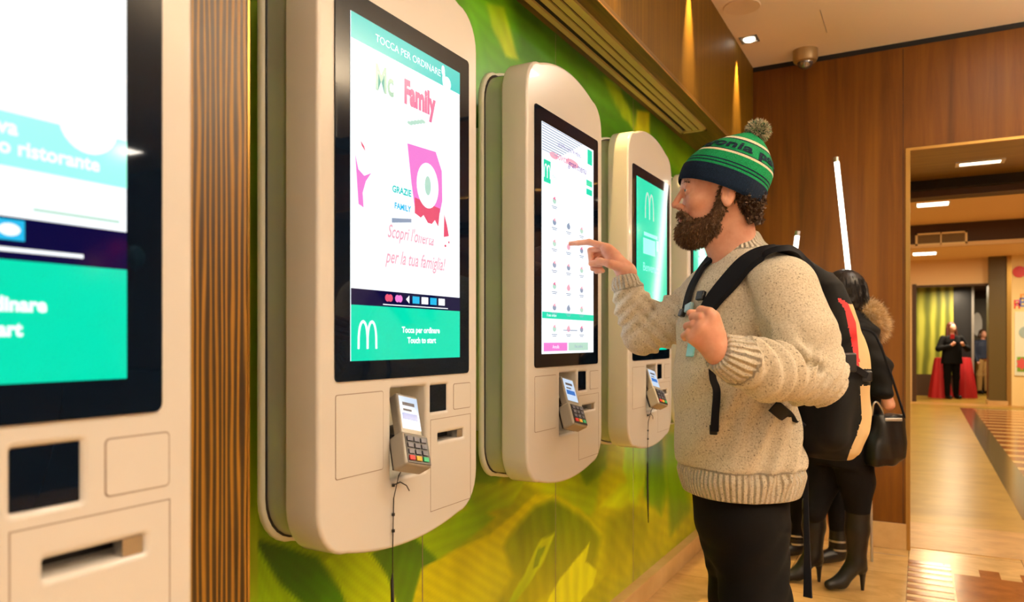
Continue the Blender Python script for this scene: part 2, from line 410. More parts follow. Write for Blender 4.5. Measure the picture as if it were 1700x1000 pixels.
# left wall: green print below, wooden bulkhead above
# ---- mural painted as colours on a dense grid (a printed leaf picture)
gy = np.arange(-1.6, YB+.001, .009); gz = np.arange(.09, 2.60, .009)
GY, GZ = np.meshgrid(gy, gz, indexing='ij')
def proj(x, y, z):
    X = x-CAM[0]; d = -X*S_+y*C_; u = X*C_+y*S_; d = np.maximum(d, .25)
    return CX+F*u/d, CY-F*(z-CAM[2])/d
PX, PY = proj(WX, GY, GZ)
def vnoise(x, y, seed, oct=4):
    r = np.random.default_rng(seed); out = np.zeros_like(x); a = 1; tot = 0
    for o in range(oct):
        T = r.random((64, 64)); xi = np.floor(x).astype(int); yi = np.floor(y).astype(int); fx = x-xi; fy = y-yi
        fx = fx*fx*(3-2*fx); fy = fy*fy*(3-2*fy)
        g = lambda i, j: T[(xi+i) % 64, (yi+j) % 64]
        out += a*((g(0, 0)*(1-fx)+g(1, 0)*fx)*(1-fy)+(g(0, 1)*(1-fx)+g(1, 1)*fx)*fy); tot += a; a *= .5; x = x*2+3.1; y = y*2+1.7
    return out/tot
n1 = vnoise(GY*2.2+GZ*.6, GZ*1.5-GY*.5, 3); n2 = vnoise(GY*9, GZ*5, 5)
swirl = .5+.5*np.sin((GY*1.3+GZ*2.1+2.6*n1)*4.2)
def lerp(a, b, t): return np.array(a)*(1-t[..., None])+np.array(b)*t[..., None]
cd1, cm1, ch1, cy1 = (44, 84, 8), (88, 132, 14), (150, 176, 20), (206, 190, 26)
img = lerp(cd1, cm1, np.clip(swirl*1.2, 0, 1))
img = lerp(img*0+img, np.array(ch1)*np.ones_like(img), np.clip((swirl-.62)*1.8, 0, 1)) if False else img + (np.array(ch1)-img)*np.clip((swirl-.62)*1.8, 0, 1)[..., None]
# towards the floor the print turns yellow-olive
low = np.clip((1.25-GZ)/.9, 0, 1)
img = img + (np.array((150, 138, 8))-img)*(low*.45)[..., None]
def leaf(poly, ca, cb, pa, pb, soft=3.0, wob=5, vein=.16):
    global img
    soft *= .6
    P = np.array(poly, float); qx = PX+(n2-.5)*wob*2; qy = PY+(n1-.5)*wob*2
    lo = P.min(0)-25; hi = P.max(0)+25; msk = (PX > lo[0]) & (PX < hi[0]) & (PY > lo[1]) & (PY < hi[1]) & (GY > .8)
    if not msk.any(): return
    x, y = qx[msk], qy[msk]; ins = np.zeros(len(x), bool); dist = np.full(len(x), 1e9)
    for i in range(len(P)):
        a, b = P[i], P[(i+1) % len(P)]
        c = ((a[1] > y) != (b[1] > y)) & (x < (b[0]-a[0])*(y-a[1])/(b[1]-a[1]+1e-9)+a[0]); ins ^= c
        ab = b-a; t = np.clip(((x-a[0])*ab[0]+(y-a[1])*ab[1])/(ab@ab+1e-9), 0, 1)
        dist = np.minimum(dist, np.hypot(x-a[0]-t*ab[0], y-a[1]-t*ab[1]))
    sd = np.where(ins, dist, -dist); al = np.clip(.5+sd/(2*soft), 0, 1)[:, None]
    pa, pb = np.array(pa, float), np.array(pb, float); d = pb-pa
    t = np.clip(((x-pa[0])*d[0]+(y-pa[1])*d[1])/(d@d), 0, 1); t = np.clip(t+(n2[msk]-.5)*vein*2, 0, 1)
    col = np.array(ca)*(1-t[:, None])+np.array(cb)*t[:, None]
    col *= (1+(n2[msk]-.5)*.22+.035*np.sin((x*d[1]-y*d[0])/np.hypot(*d)*.35+6*n1[msk]))[:, None]
    img[msk] = img[msk]*(1-al)+col*al
def cr(*p): return [(400+x/2.125, 750+y/2.125) for x, y in p]
DG, OG, MG, YG, YE, BY = (36, 78, 8), (88, 96, 4), (112, 150, 10), (172, 184, 18), (206, 176, 10), (232, 206, 30)
G = lambda pl, a, b, pa, pb, **k: leaf(cr(*pl), a, b, cr(pa)[0], cr(pb)[0], **k)
G([(0, -200), (1640, -200), (1640, 560), (0, 560)], (120, 140, 10), (176, 150, 6), (300, -100), (1300, 400), soft=20)
G([(0, 290), (60, 320), (150, 460), (220, 560), (0, 560)], (130, 166, 16), (150, 172, 14), (0, 300), (100, 530))
G([(40, 310), (150, 335), (270, 370), (330, 470), (400, 560), (240, 560), (140, 470)], DG, (70, 118, 8), (90, 330), (330, 560), soft=6)
G([(290, 380), (350, 350), (470, 340), (530, 430), (570, 560), (380, 560), (340, 460)], YG, (196, 190, 16), (330, 380), (520, 540))
G([(460, 350), (620, 300), (700, 370), (650, 420), (610, 560), (560, 560), (520, 440)], (54, 92, 6), (92, 118, 8), (600, 310), (540, 540))  # shadow under the second kiosk, painted into the print as a dark triangle
G([(620, 300), (820, 190), (900, 230), (700, 380)], (150, 160, 14), (120, 148, 14), (640, 300), (860, 220), soft=6)
G([(780, 110), (1010, 100), (950, 190), (850, 215), (800, 190)], (176, 176, 22), (120, 150, 14), (950, 120), (820, 200), soft=5)
G([(1000, 110), (1270, 60), (1250, 200), (1210, 250), (1110, 170)], (196, 176, 14), (150, 156, 10), (1010, 120), (1230, 180), soft=8)
G([(640, 410), (760, 340), (880, 290), (970, 210), (1040, 150), (1110, 150), (1190, 200), (1280, 300), (1300, 420), (1180, 560), (600, 560)], (214, 180, 12), (190, 166, 8), (700, 380), (1000, 560), soft=4)
G([(1040, 190), (1100, 168), (1180, 215), (1270, 310), (1240, 420), (1110, 480), (1000, 560), (880, 560), (960, 440), (930, 330), (980, 250)], (96, 104, 4), (168, 146, 4), (1060, 200), (1080, 480), soft=9)
G([(1060, 305), (1105, 285), (1060, 400), (980, 510), (940, 560), (925, 560), (990, 440)], (196, 182, 30), (168, 170, 14), (1080, 300), (960, 540), soft=3)
G([(1050, 340), (1070, 330), (1050, 400), (1030, 410)], (110, 120, 10), (120, 128, 10), (1050, 340), (1050, 400), soft=2)
G([(1065, 560), (1120, 450), (1190, 370), (1228, 325), (1212, 395), (1252, 425), (1238, 480), (1180, 560)], BY, (222, 196, 20), (1150, 400), (1150, 560), soft=2.5)
G([(1270, 200), (1340, 120), (1420, 60), (1400, 190), (1330, 210)], (206, 188, 26), (150, 160, 12), (1290, 200), (1400, 80), soft=8)
G([(1290, 250), (1370, 190), (1460, 260), (1500, 400), (1420, 470), (1280, 420)], (128, 116, 2), (180, 150, 8), (1330, 230), (1460, 430), soft=16)
G([(1430, -80), (1480, -60), (1500, 120), (1480, 230), (1420, 160)], (60, 96, 6), (110, 132, 10), (1460, 0), (1450, 200), soft=7)
G([(1370, -60), (1440, -90), (1420, 120), (1380, 180), (1350, 60)], (140, 160, 18), (170, 176, 22), (1400, -50), (1390, 170), soft=5)
G([(1500, -60), (1560, -60), (1580, 200), (1520, 300), (1500, 120)], (120, 140, 10), (88, 110, 6), (1520, 0), (1550, 260), soft=8)
G([(830, -20), (960, 40), (900, 110), (820, 110)], (70, 106, 8), (110, 140, 10), (840, 0), (900, 110), soft=6)
G([(1180, 40), (1300, -40), (1290, 60), (1220, 120)], (96, 120, 6), (150, 156, 10), (1200, 60), (1290, 0), soft=6)
def ct(*p): return [(780+x/3.27, y/3.27) for x, y in p]
T = lambda pl, a, b, pa, pb, **k: leaf(ct(*pl), a, b, ct(pa)[0], ct(pb)[0], **k)
T([(-60, -200), (500, -200), (1400, 900), (1300, 1100), (600, 1100), (-60, 400)], (104, 156, 24), (60, 104, 10), (50, 50), (500, 500), soft=15)
T([(230, -20), (330, 40), (760, 460), (900, 640), (700, 560), (430, 420), (260, 300)], (50, 92, 10), (74, 118, 12), (300, 100), (700, 520), soft=14)
T([(90, 20), (190, 40), (230, 180), (262, 330), (200, 310), (120, 150)], (150, 168, 30), (186, 178, 30), (120, 40), (210, 260), soft=5)
T([(-20, 40), (60, 160), (110, 380), (40, 400), (-20, 300)], (112, 170, 30), (84, 140, 16), (0, 60), (60, 360), soft=5)
T([(720, 410), (800, 440), (880, 600), (900, 700), (820, 620)], (140, 158, 20), (160, 160, 20), (740, 420), (880, 660), soft=5)
T([(905, 590), (985, 600), (980, 740), (930, 760), (895, 700)], (206, 176, 34), (186, 164, 24), (930, 600), (940, 740), soft=4)
T([(1000, 640), (1200, 800), (1180, 1000), (1060, 860)], (70, 104, 10), (110, 130, 20), (1020, 680), (1150, 900), soft=8)
leaf([(405, 0), (428, 0), (428, 1000), (405, 1000)], (150, 150, 96), (150, 156, 30), (415, 300), (415, 820), soft=4)
lin = np.where(img/255 <= .04045, img/255/12.92, ((np.clip(img, 0, 255)/255+.055)/1.055)**2.4)
lin = np.clip(lin*np.array((1.02, 1.52, .45)), 0, .92)
nv = GY.size; vv = np.stack([np.full(nv, WX), GY.ravel(), GZ.ravel()], 1)
ii = np.arange(nv).reshape(GY.shape); ff = np.stack([ii[:-1, :-1], ii[1:, :-1], ii[1:, 1:], ii[:-1, 1:]], -1).reshape(-1, 4)
mur = fast_obj('wall_left', vv, ff, [], world=True)
ca = mur.data.color_attributes.new('print', 'FLOAT_COLOR', 'POINT')
ca.data.foreach_set('color', np.concatenate([lin.reshape(-1, 3), np.ones((nv, 1))], 1).astype(np.float32).ravel())
m = mat('leaf_print', (.2, .3, .02), .3); at = N(m, 'ShaderNodeVertexColor', layer_name='print'); L(m, at.outputs['Color'], bsdf(m).inputs['Base Color'])
mur.data.materials.append(m); st(mur)
for k, px in enumerate((701, 922, 1051)):
    a = (px-CX)/F; d = (WX-CAM[0])/(-S_+a*C_); y = d*C_+a*d*S_
    o = st(boxobj('trim_%d' % (k+10), (WX, y-.0012, .1), (WX+.0015, y+.0012, 2.57), M['line']))
st(boxobj('wall_left_core', (-.2, -4.2, 0), (WX-.004, YB+.1, 2.7), M['brown']))
st(boxobj('baseboard_left', (WX-.003, -4.0, 0), (.035, YB, .105), M['skirt'], bevel=.003))
bk = MB().box((-.2, -4.2, 2.60), (.237, YB, ZC))
st(bk.build('wall_upper', M['wood_up']))
st(boxobj('trim_2', (WX-.01, -4.2, 2.575), (.2375, YB, 2.6), M['soffit_wood']))
st(boxobj('trim_3', (.2375, -4.2, 2.572), (.241, YB, 2.578), mat('bronze_edge', srgb(200, 150, 90), .3, .6)))
# grille in the soffit
g = thing('ventilation_grille', 'long slotted air grille set into the underside of the wooden bulkhead', 'air grille', (.095, 1.2, 2.574))
fr = MB()
x0, x1, y0, y1 = .018, .172, .95, 4.36
for a, b in ((x0, x0+.022), (x1-.02, x1)): fr.box((a, y0, 2.563), (b, y1, 2.575))
fr.box((x0, y1-.03, 2.563), (x1, y1, 2.575)).box((x0, y0, 2.563), (x1, y0+.03, 2.575))
fr.build('frame', M['metal'], g)
for k in range(3):
    xx = x0+.022+.0235+k*.037
    MB().box((xx, y0+.03, 2.566), (xx+.026, y1-.03, 2.575)).build('slat', M['metal'], g)
MB().box((x0+.01, y0+.01, 2.5735), (x1-.01, y1-.01, 2.5748)).build('backing', M['dark'], g)
# back wall with the opening
OX0, OX1, OZ = 1.185, 4.4, 2.56
st(MB().box((-.2, YB, .16), (OX0, YB+.08, ZC-.03)).build('wall_back', M['wood']))
st(MB().box((OX0, YB, OZ), (8, YB+.08, ZC-.03)).build('wall_back_header', M['wood']))
st(MB().box((OX1, YB, 0), (8, YB+.08, OZ)).build('wall_back_far', M['wood']))
st(boxobj('baseboard_back', (-.2, YB-.012, 0), (OX0, YB+.08, .165), M['skirt'], bevel=.003))
st(boxobj('trim_4', (-.2, YB-.004, ZC-.032), (8, YB+.08, ZC), M['dark']))
st(boxobj('trim_5', (OX0-.004, YB-.006, 0), (OX0+.022, YB+.02, OZ), M['brass']))
st(boxobj('trim_20', (OX0-.002, YB-.004, OZ-.012), (OX1, YB+.02, OZ+.004), M['brass']))
st(boxobj('trim_21', (WX, YB-.003, 2.0), (1.18, YB-.0005, 2.0025), M['brown'])) if False else None
for k, xx in enumerate((1.165,)):
    st(boxobj('trim_%d' % (22+k), (xx, YB-.0015, .17), (xx+.003, YB, ZC-.04), M['dark']))
# portal tunnel
st(boxobj('ceiling_portal', (OX0-.2, YB+.07, OZ), (OX1+.2, 6.52, OZ+.1), M['portal']))
st(boxobj('wall_portal_left', (OX0-.2, YB+.07, 0), (OX0, 6.52, OZ+.4), M['brass']))
st(boxobj('wall_portal_right', (OX1, YB+.07, 0), (OX1+.2, 6.52, OZ+.4), M['portal']))
st(boxobj('trim_6', (OX0-.2, 6.50, OZ-.07), (OX1+.2, 6.56, OZ+.9), M['dark']))
st(boxobj('trim_7', (OX0-.2, 6.56, OZ-.12), (OX1+.2, 6.75, OZ+.9), M['brown']))
# other walls of the dining room (behind and beside the camera)
st(boxobj('wall_right', (7.9, .2, 0), (8.0, YB, ZC), M['brown']))
# floor inlays near the doorway
def slab(name, poly, m, z=.002, parent=None): return st(MB().prism(poly, .0002, z, 2).build(name, m, parent))
inl = MB()
for k in range(9):
    inl.prism([(1.20, 5.07-.11*k-.06), (1.42, 5.07-.11*k-.06), (1.42, 5.07-.11*k), (1.20, 5.07-.11*k)], .0002, .002, 2)
inl.prism([(1.43, 5.0-.95), (3.9, 4.05), (3.9, 4.96), (1.43, 4.96)], .0002, .002, 2)
inl.prism([(1.20, 5.08), (1.42, 5.08), (1.42, 5.15), (1.20, 5.15)], .0002, .002, 2)
for k in range(12): inl.prism([(1.56+.2*k, 4.96), (1.66+.2*k, 4.96), (1.66+.2*k, 5.11), (1.56+.2*k, 5.11)], .0002, .002, 2)
st(inl.build('trim_8', M['inlay']))
slab('trim_9', [(.2, 5.215), (1.19, 5.215), (1.19, 5.22), (.2, 5.22)], M['line'], .0012)
# ---- mall beyond
st(boxobj('floor_mall', (-2.5, 6.22, -.1), (9, 24, 0), M['mfloor']))
mi_ = MB(); mi_.box((2.15, 6.9, .0002), (5.2, 17.0, .0015))
st(mi_.build('trim_30', mat('pale_inlay', srgb(214, 176, 116), .14)))
mi_ = MB().box((1.93, 6.7, .0002), (2.15, 17.2, .002)).box((5.2, 6.7, .0002), (5.4, 17.2, .002)).box((2.15, 17.0, .0002), (5.2, 17.2, .002))
st(mi_.build('trim_31', M['inlay_dark']))
mi_ = MB()
for k in range(20): mi_.box((2.15, 6.95+.5*k, .001), (5.2, 6.95+.5*k+.3, .0025))
st(mi_.build('trim_32', M['inlay_red']))
st(boxobj('trim_33', (-2, 17.75, .0005), (9, 18.42, .004), M['thresh']))
st(boxobj('ceiling_mall', (-2.5, 6.5, 3.44), (9, 15.6, 3.55), M['mallceil']))
st(boxobj('ceiling_mall_beam', (-2.5, 15.5, 3.03), (9, 15.62, 3.5), M['brown']))
st(boxobj('ceiling_mall_low', (-2.5, 15.56, 3.07), (9, 18.7, 3.2), M['mallceil']))
st(boxobj('trim_34', (-2.5, 15.46, 3.02), (9, 15.5, 3.09), M['mallceil']))
st(boxobj('wall_mall_left', (-2.6, 6.5, 0), (-2.5, 24, 3.5), M['mallceil'])); st(boxobj('wall_mall_right', (9, 6.5, 0), (9.1, 24, 3.5), M['mallceil']))
fw = MB(); fw.box((-2.5, 18.5, 0), (1.10, 18.7, 3.2)); fw.box((1.10, 18.5, 2.52), (2.49, 18.7, 3.2))
st(fw.build('wall_mall_far', M['mallceil']))
st(boxobj('trim_35', (1.09, 18.47, 0), (1.17, 18.72, 2.56), M['brown'])); st(boxobj('trim_36', (1.10, 18.46, 2.49), (2.49, 18.72, 2.53), M['brown']))
st(boxobj('pillar_mall', (2.49, 18.3, .08), (2.80, 18.9, 3.1), mat('pillar_paint', srgb(92, 76, 30), .4)))
st(boxobj('trim_37', (2.80, 18.25, 0), (2.88, 18.9, 3.1), M['brass']))
st(boxobj('baseboard_mall', (2.47, 18.22, 0), (2.82, 18.9, .09), M['skirt']))
st(boxobj('wall_mall_right_front', (2.88, 18.25, 0), (9, 18.5, 3.1), mat('shop_wall', srgb(240, 216, 156), .6)))
# shop interior past the far opening
st(boxobj('wall_shop_back', (-.5, 22.6, 0), (5, 22.7, 3), M['brown'])); st(boxobj('ceiling_shop', (-.5, 18.7, 2.6), (5, 22.6, 2.7), M['brown']))
st(boxobj('wall_shop_left', (.0, 18.7, 0), (.05, 22.6, 2.7), M['brown'])); st(boxobj('wall_shop_right', (3.6, 18.7, 0), (3.65, 22.6, 2.7), M['brown']))
m = mat('asparagus_print', (.2, .3, .05), .5)
w = N(m, 'ShaderNodeTexWave', wave_type='BANDS', bands_direction='X'); w.inputs['Scale'].default_value = 1.4; w.inputs['Distortion'].default_value = 6; w.inputs['Detail'].default_value = 3; w.inputs['Detail Scale'].default_value = .8
L(m, coords(m, (1, 1, .35)), w.inputs['Vector']); L(m, ramp(m, w.outputs['Fac'], [(.1, srgb(104, 112, 26)), (.55, srgb(150, 154, 44)), (.9, srgb(186, 186, 70))]), bsdf(m).inputs['Base Color'])
pn = thing('mural_panel', 'tall green vegetable picture panel standing inside the far shop entrance', 'picture panel', (1.5, 20.55, 0))
boxobj('picture', (1.05, 20.5, .52), (1.93, 20.53, 2.6), m, pn); boxobj('base', (1.05, 20.49, 0), (1.93, 20.56, .52), M['brown'], pn)
pn = thing('dark_partition', 'dark upright partition beside the green vegetable picture panel', 'partition', (2.1, 20.6, 0))
boxobj('board', (1.93, 20.58, 0), (2.32, 20.64, 2.6), M['black'], pn); boxobj('edge', (2.30, 20.56, 0), (2.35, 20.66, 2.6), M['steel'], pn)
pn = thing('poster_display', 'tall dark poster with a white shape behind the man in the far shop', 'poster', (2.7, 22.5, 0))
boxobj('board', (2.36, 22.5, 0), (3.2, 22.53, 2.4), mat('grey_board', srgb(72, 64, 44), .5), pn)
MB().prism([(2.52+.11*math.cos(t/8*math.pi), 1.75+.3*math.sin(t/8*math.pi)) for t in range(16)], 22.49, 22.5, 1).build('picture', M['white'], pn)
# right shop wall signs
sg = thing('round_sign', 'small round red sign high on the bright wall beyond the doorway', 'sign', (3.02, 18.24, 2.74))
MB().cyl((3.01, 18.22, 2.73), (3.01, 18.25, 2.73), .115, n=28).build('disc', mat('sign_red', srgb(214, 20, 16), .4), sg)
# ceiling fixtures
def rect_light(name, label, x, y, z, sx, sy, group=None, em='e_lamp', cat='ceiling light'):
    t = thing(name, label, cat, (x, y, z), group)
    f = MB(); w_ = .025
    f.box((x-sx/2-w_, y-sy/2-w_, z-.008), (x+sx/2+w_, y-sy/2, z+.004)).box((x-sx/2-w_, y+sy/2, z-.008), (x+sx/2+w_, y+sy/2+w_, z+.004))
    f.box((x-sx/2-w_, y-sy/2, z-.008), (x-sx/2, y+sy/2, z+.004)).box((x+sx/2, y-sy/2, z-.008), (x+sx/2+w_, y+sy/2, z+.004))
    f.build('frame', M['white'], t); MB().box((x-sx/2, y-sy/2, z-.003), (x+sx/2, y+sy/2, z+.004)).build('diffuser', M[em], t); return t
rect_light('recessed_light', 'rectangular recessed light in the bronze underside of the doorway', 1.62, 6.02, OZ, .24, .09)
rect_light('recessed_light', 'rectangular recessed light in the high hall ceiling before the wall air vent', 1.42, 13.2, 3.44, .42, .35)
rect_light('recessed_light', 'square recessed light in the low hall ceiling behind the wall air vent', 1.32, 17.0, 3.07, .4, .5)
rect_light('recessed_light', 'small recessed light at the head of the far shop entrance', 2.1, 19.6, 2.6, .3, .2)
# air vent in the mall beam
t = thing('air_vent', 'cream framed rectangular air vent on the brown beam beyond the doorway', 'air vent', (1.58, 15.5, 3.1))
f = MB(); a0, a1, b0, b1, yy = 1.17, 1.98, 3.06, 3.28, 15.48
f.box((a0, yy-.03, b0), (a1, yy+.02, b0+.03)).box((a0, yy-.03, b1-.03), (a1, yy+.02, b1)).box((a0, yy-.03, b0), (a0+.035, yy+.02, b1)).box((a1-.035, yy-.03, b0), (a1, yy+.02, b1)).box((1.565, yy-.03, b0), (1.585, yy+.02, b1))
f.build('frame', mat('vent_cream', srgb(250, 226, 170), .5), t)
s_ = MB()
for k in range(7): s_.box((a0+.03, yy-.012, b0+.04+k*.022), (a1-.03, yy+.01, b0+.048+k*.022))
s_.build('louvre', mat('vent_slat', srgb(190, 160, 96), .5), t)
for x, y in FILL_UPLIGHTS:  # troughs invented to carry the added ceiling light
    t = thing('added_uplight', 'added out-of-view metal trough lamp that brightens the dining room ceiling', 'pendant lamp', (x, y, 2.72), 'added hanging trough lamps')
    MB().box((x-.07, y-.85, 2.72), (x+.07, y+.85, 2.735)).box((x-.07, y-.85, 2.72), (x-.062, y+.85, 2.79)).box((x+.062, y-.85, 2.72), (x+.07, y+.85, 2.79)).box((x-.07, y-.85, 2.72), (x+.07, y-.842, 2.79)).box((x-.07, y+.842, 2.72), (x+.07, y+.85, 2.79)).build('trough', M['black'], t)
    for dy in (-.8, .8): MB().cyl((x+.066, y+dy, 2.78), (x+.066, y+dy, ZC), .003, n=8).build('wire', M['steel'], t)
# dining room ceiling: adjustable square downlight, dome camera, speaker disc
def downlight(x, y, label, grp):
    t = thing('downlight', label, 'downlight', (x, y, ZC), grp)
    f = MB(); q = .055
    for a, b in (((x-q, y-q), (x+q, y-q+.012)), ((x-q, y+q-.012), (x+q, y+q)), ((x-q, y-q), (x-q+.012, y+q)), ((x+q-.012, y-q), (x+q, y+q))): f.box((*a, ZC-.006), (*b, ZC+.002))
    f.box((x-q+.01, y-q+.01, ZC-.002), (x+q-.01, y+q-.01, ZC-.0005)); f.build('frame', M['steel'], t)
    MB().lathe([(.0001, -.012), (.03, -.011), (.036, -.004), (.036, 0)], (x, y, ZC-.002), 24).build('lamp_lens', M['e_lamp'], t, smooth=True)
downlight(.315, 4.85, 'small square downlight in the ceiling close to the wooden bulkhead near the corner', None)
for x, y in ROOM_LIGHTS: downlight(x, y, 'square downlight in the open dining room ceiling', 'dining room downlights')
t = thing('dome_camera', 'dome security camera in a cylindrical housing under the ceiling by the back wall', 'security camera', (.60, 5.22, ZC))
MB().lathe([(.0001, 0), (.078, 0), (.078, -.055), (.070, -.075), (.052, -.08), (.0001, -.08)], (.60, 5.22, ZC), 36).build('housing', mat('camera_housing', srgb(170, 140, 92), .35, .3), t, smooth=True)
MB().lathe([(.05*math.cos(a), -.078-.048*math.sin(a)) for a in np.linspace(0, 1.57, 9)], (.60, 5.22, ZC), 32).build('dome', mat('dome_glass', (.25, .23, .22), .06, .75), t, smooth=True)
t = thing('speaker_grille', 'flat round speaker cover set in the ceiling near the wooden bulkhead', 'speaker', (.37, 4.36, ZC))
MB().lathe([(.0001, -.004), (.085, -.004), (.1, -.006), (.103, 0)], (.37, 4.36, ZC), 40).build('cover', mat('speaker_cover', srgb(232, 206, 172), .7), t, smooth=True)
st(boxobj('trim_40', (.755, 4.62, ZC-.0012), (.758, 4.98, ZC), M['line']))
# LED tubes standing slanted before the back wall
def tube(label, a, b):
    a, b = Vector(a), Vector(b); t = thing('light_tube', label, 'light tube', tuple(b))
    MB().cyl(a, b, .014, n=16).build('tube', M['e_tube'], t, smooth=True)
    d = (b-a).normalized(); c = MB().cyl(a-d*.03, a, .016, n=16); c.build('end_cap', M['steel'], t, smooth=True)
    MB().cyl(b, b+d*.03, .016, n=16).build('end_cap', M['steel'], t, smooth=True)
    return t
tube('long slanted glowing tube light standing behind the woman with the fur hood', (.81, 5.0, 2.44), (1.0, 5.0, .50))
tube('slanted glowing tube light mostly hidden behind the man, its tip showing', (.58, 5.0, 2.0), (.40, 5.0, .5))
MB().cyl((1.0, 5.0, .47), (1.006, 5.0, 0), .008, n=10).build('stand', M['steel'], bpy.data.objects['light_tube'])
MB().cyl((.40, 5.0, .47), (.345, 5.0, 0), .008, n=10).build('stand', M['steel'], bpy.data.objects['light_tube.001'])

# ================================================================== kiosks
def text_geo(s, size=1.0, shear=0, align='CENTER', spacing=1.0, offset=0, wx=1.0):
    c = bpy.data.curves.new('t', 'FONT'); c.body = s; c.size = size; c.shear = shear; c.align_x = align; c.align_y = 'CENTER'
    c.space_character = spacing; c.offset = offset; c.fill_mode = 'FRONT' if hasattr(c, 'fill_mode') else c.fill_mode; c.resolution_u = 3; c.dimensions = '2D'
    o = bpy.data.objects.new('t', c); COL.objects.link(o); dg = bpy.context.evaluated_depsgraph_get(); me = o.evaluated_get(dg).to_mesh()
    v = [(p.co.x*wx, p.co.y) for p in me.vertices]; f = [tuple(p.vertices) for p in me.polygons]
    o.evaluated_get(dg).to_mesh_clear(); bpy.data.objects.remove(o); bpy.data.curves.remove(c); return v, f
def shell_curve(outer, holes, n0, n1, bev):
    """filled outline with holes, extruded between n0 and n1 along +x, rounded edges -> mesh verts, faces"""
    c = bpy.data.curves.new('s', 'CURVE'); c.dimensions = '2D'; c.fill_mode = 'BOTH'
    for pl in [outer]+holes:
        sp = c.splines.new('POLY'); sp.points.add(len(pl)-1); sp.use_cyclic_u = True
        for i, (u, z) in enumerate(pl): sp.points[i].co = (u, z, 0, 1)
    c.extrude = (n1-n0)/2-bev; c.bevel_depth = bev; c.bevel_resolution = 4; c.offset = -bev
    o = bpy.data.objects.new('s', c); COL.objects.link(o); dg = bpy.context.evaluated_depsgraph_get(); me = o.evaluated_get(dg).to_mesh()
    mid = (n0+n1)/2; v = [(mid+p.co.z, p.co.x, p.co.y) for p in me.vertices]; f = [tuple(p.vertices) for p in me.polygons]
    o.evaluated_get(dg).to_mesh_clear(); bpy.data.objects.remove(o); bpy.data.curves.remove(c); return v, f
ZR = 1.34      # height the face measurements are relative to
def outline(hw, zt, zc_t, zb, zc_b, r, inset=0):
    """bulging pill: straight sides at +-hw, arcs on top (zt at the side, zc_t at the centre) and bottom"""
    hw -= inset; P = []
    def arc(u, zs, zc): return zc+(zs-zc)*(u/hw)**2
    n = 14
    for i in range(n+1):    # top, right to left
        u = (hw-r)*(1-2*i/n); P.append((u, arc(u, zt, zc_t)-inset))
    def corner(cu, z0, z1, sx):   # from (cu,z0) on the arc to (sx*hw, z1) on the side
        return [(cu+sx*r*math.sin(a), z1+(z0-z1)*math.cos(a)) for a in np.linspace(0, math.pi/2, 8)[1:]]
    left = corner(-(hw-r), arc(hw-r, zt, zc_t)-inset, arc(hw-r, zt, zc_t)-inset-r*1.15, -1); P += left
    lb = corner(-(hw-r), arc(hw-r, zb, zc_b)+inset, arc(hw-r, zb, zc_b)+inset+r*1.15, -1)[::-1]; P += lb
    for i in range(n+1):
        u = -(hw-r)*(1-2*i/n); P.append((u, arc(u, zb, zc_b)+inset))
    P += corner(hw-r, arc(hw-r, zb, zc_b)+inset, arc(hw-r, zb, zc_b)+inset+r*1.15, 1)
    P += corner(hw-r, arc(hw-r, zt, zc_t)-inset, arc(hw-r, zt, zc_t)-inset-r*1.15, 1)[::-1]
    return [(u, z+ZR) for u, z in P][::-1]
REC = (-.066, -.300, .064, -.104); SCN = (.083, -.168, .151, -.106); SLT = (.114, -.240, .224, -.221)
def hole(r, rad=.004): return rrect(r[0], r[1]+ZR, r[2], r[3]+ZR, rad, 3)
OUT = outline(.288, .795, .870, -.400, -.452, .085)
sh_v, sh_f = shell_curve(OUT, [hole(REC), hole(SLT, .002), hole(SCN, .002)], -.088, 0, .008)
OUT2 = outline(.283, .79, .865, -.395, -.447, .085)
rim_v, rim_f = shell_curve(OUT2, [], -.172, -.152, .008)
nk = outline(.272, .775, .85, -.382, -.435, .08)
XF = .27
def loc(v, yc): return [(XF+p[0], yc+p[1], p[2]) for p in v]
def plate(mb, poly, n0, n1, yc, m=0): return mb.prism([(yc+u, z+ZR) for u, z in poly], XF+n0, XF+n1, 0, m)
def rect(u0, v0, u1, v1): return [(u0, v0), (u1, v0), (u1, v1), (u0, v1)]
protos = {}
def part(name, mb, mats, par, yc, **k):
    """parts are built once at the first kiosk and then copied with shared mesh data"""
    o = mb.build(name, mats, None, **k); return o
def arch(u, v, s):   # the M of two arches as a list of quads (u,v centre, s height)
    P = []
    def leg(cx, w0):
        out = []
        for i in range(13):
            a = math.pi*i/12; out.append((cx-.25*s*math.cos(a)*1.0, -.5*s+s*math.sin(a)**.62 if 0 < i < 12 else -.5*s))
        return out
    quads = []
    for cx in (-.25*s, .25*s):
        c = leg(cx, 0); th = .055*s
        for i in range(12):
            a, b = c[i], c[i+1]
            def off(p, i_, sgn):
                q0, q1 = c[max(i_-1, 0)], c[min(i_+1, 12)]; dx, dy = q1[0]-q0[0], q1[1]-q0[1]; l = math.hypot(dx, dy); return (p[0]-dy/l*th*sgn, p[1]+dx/l*th*sgn)
            quads.append([off(a, i, 1), off(b, i+1, 1), off(b, i+1, -1), off(a, i, -1)])
    return [[(u+x, v+y) for x, y in q] for q in quads]
def flat(mb, polys, n, yc, m=0):
    for pl in polys: mb.add([(XF+n, yc+u, z+ZR) for u, z in pl], [tuple(range(len(pl)))], m)
    return mb
def put_text(mb, s, u, v, size, n, yc, m=0, **k):
    tv, tf = text_geo(s, size, **k); mb.add([(XF+n, yc+u+a, ZR+v+b) for a, b in tv], tf, m); return mb
SU0, SU1, SV0, SV1 = -.2005, .1985, -.042, .657    # lit picture
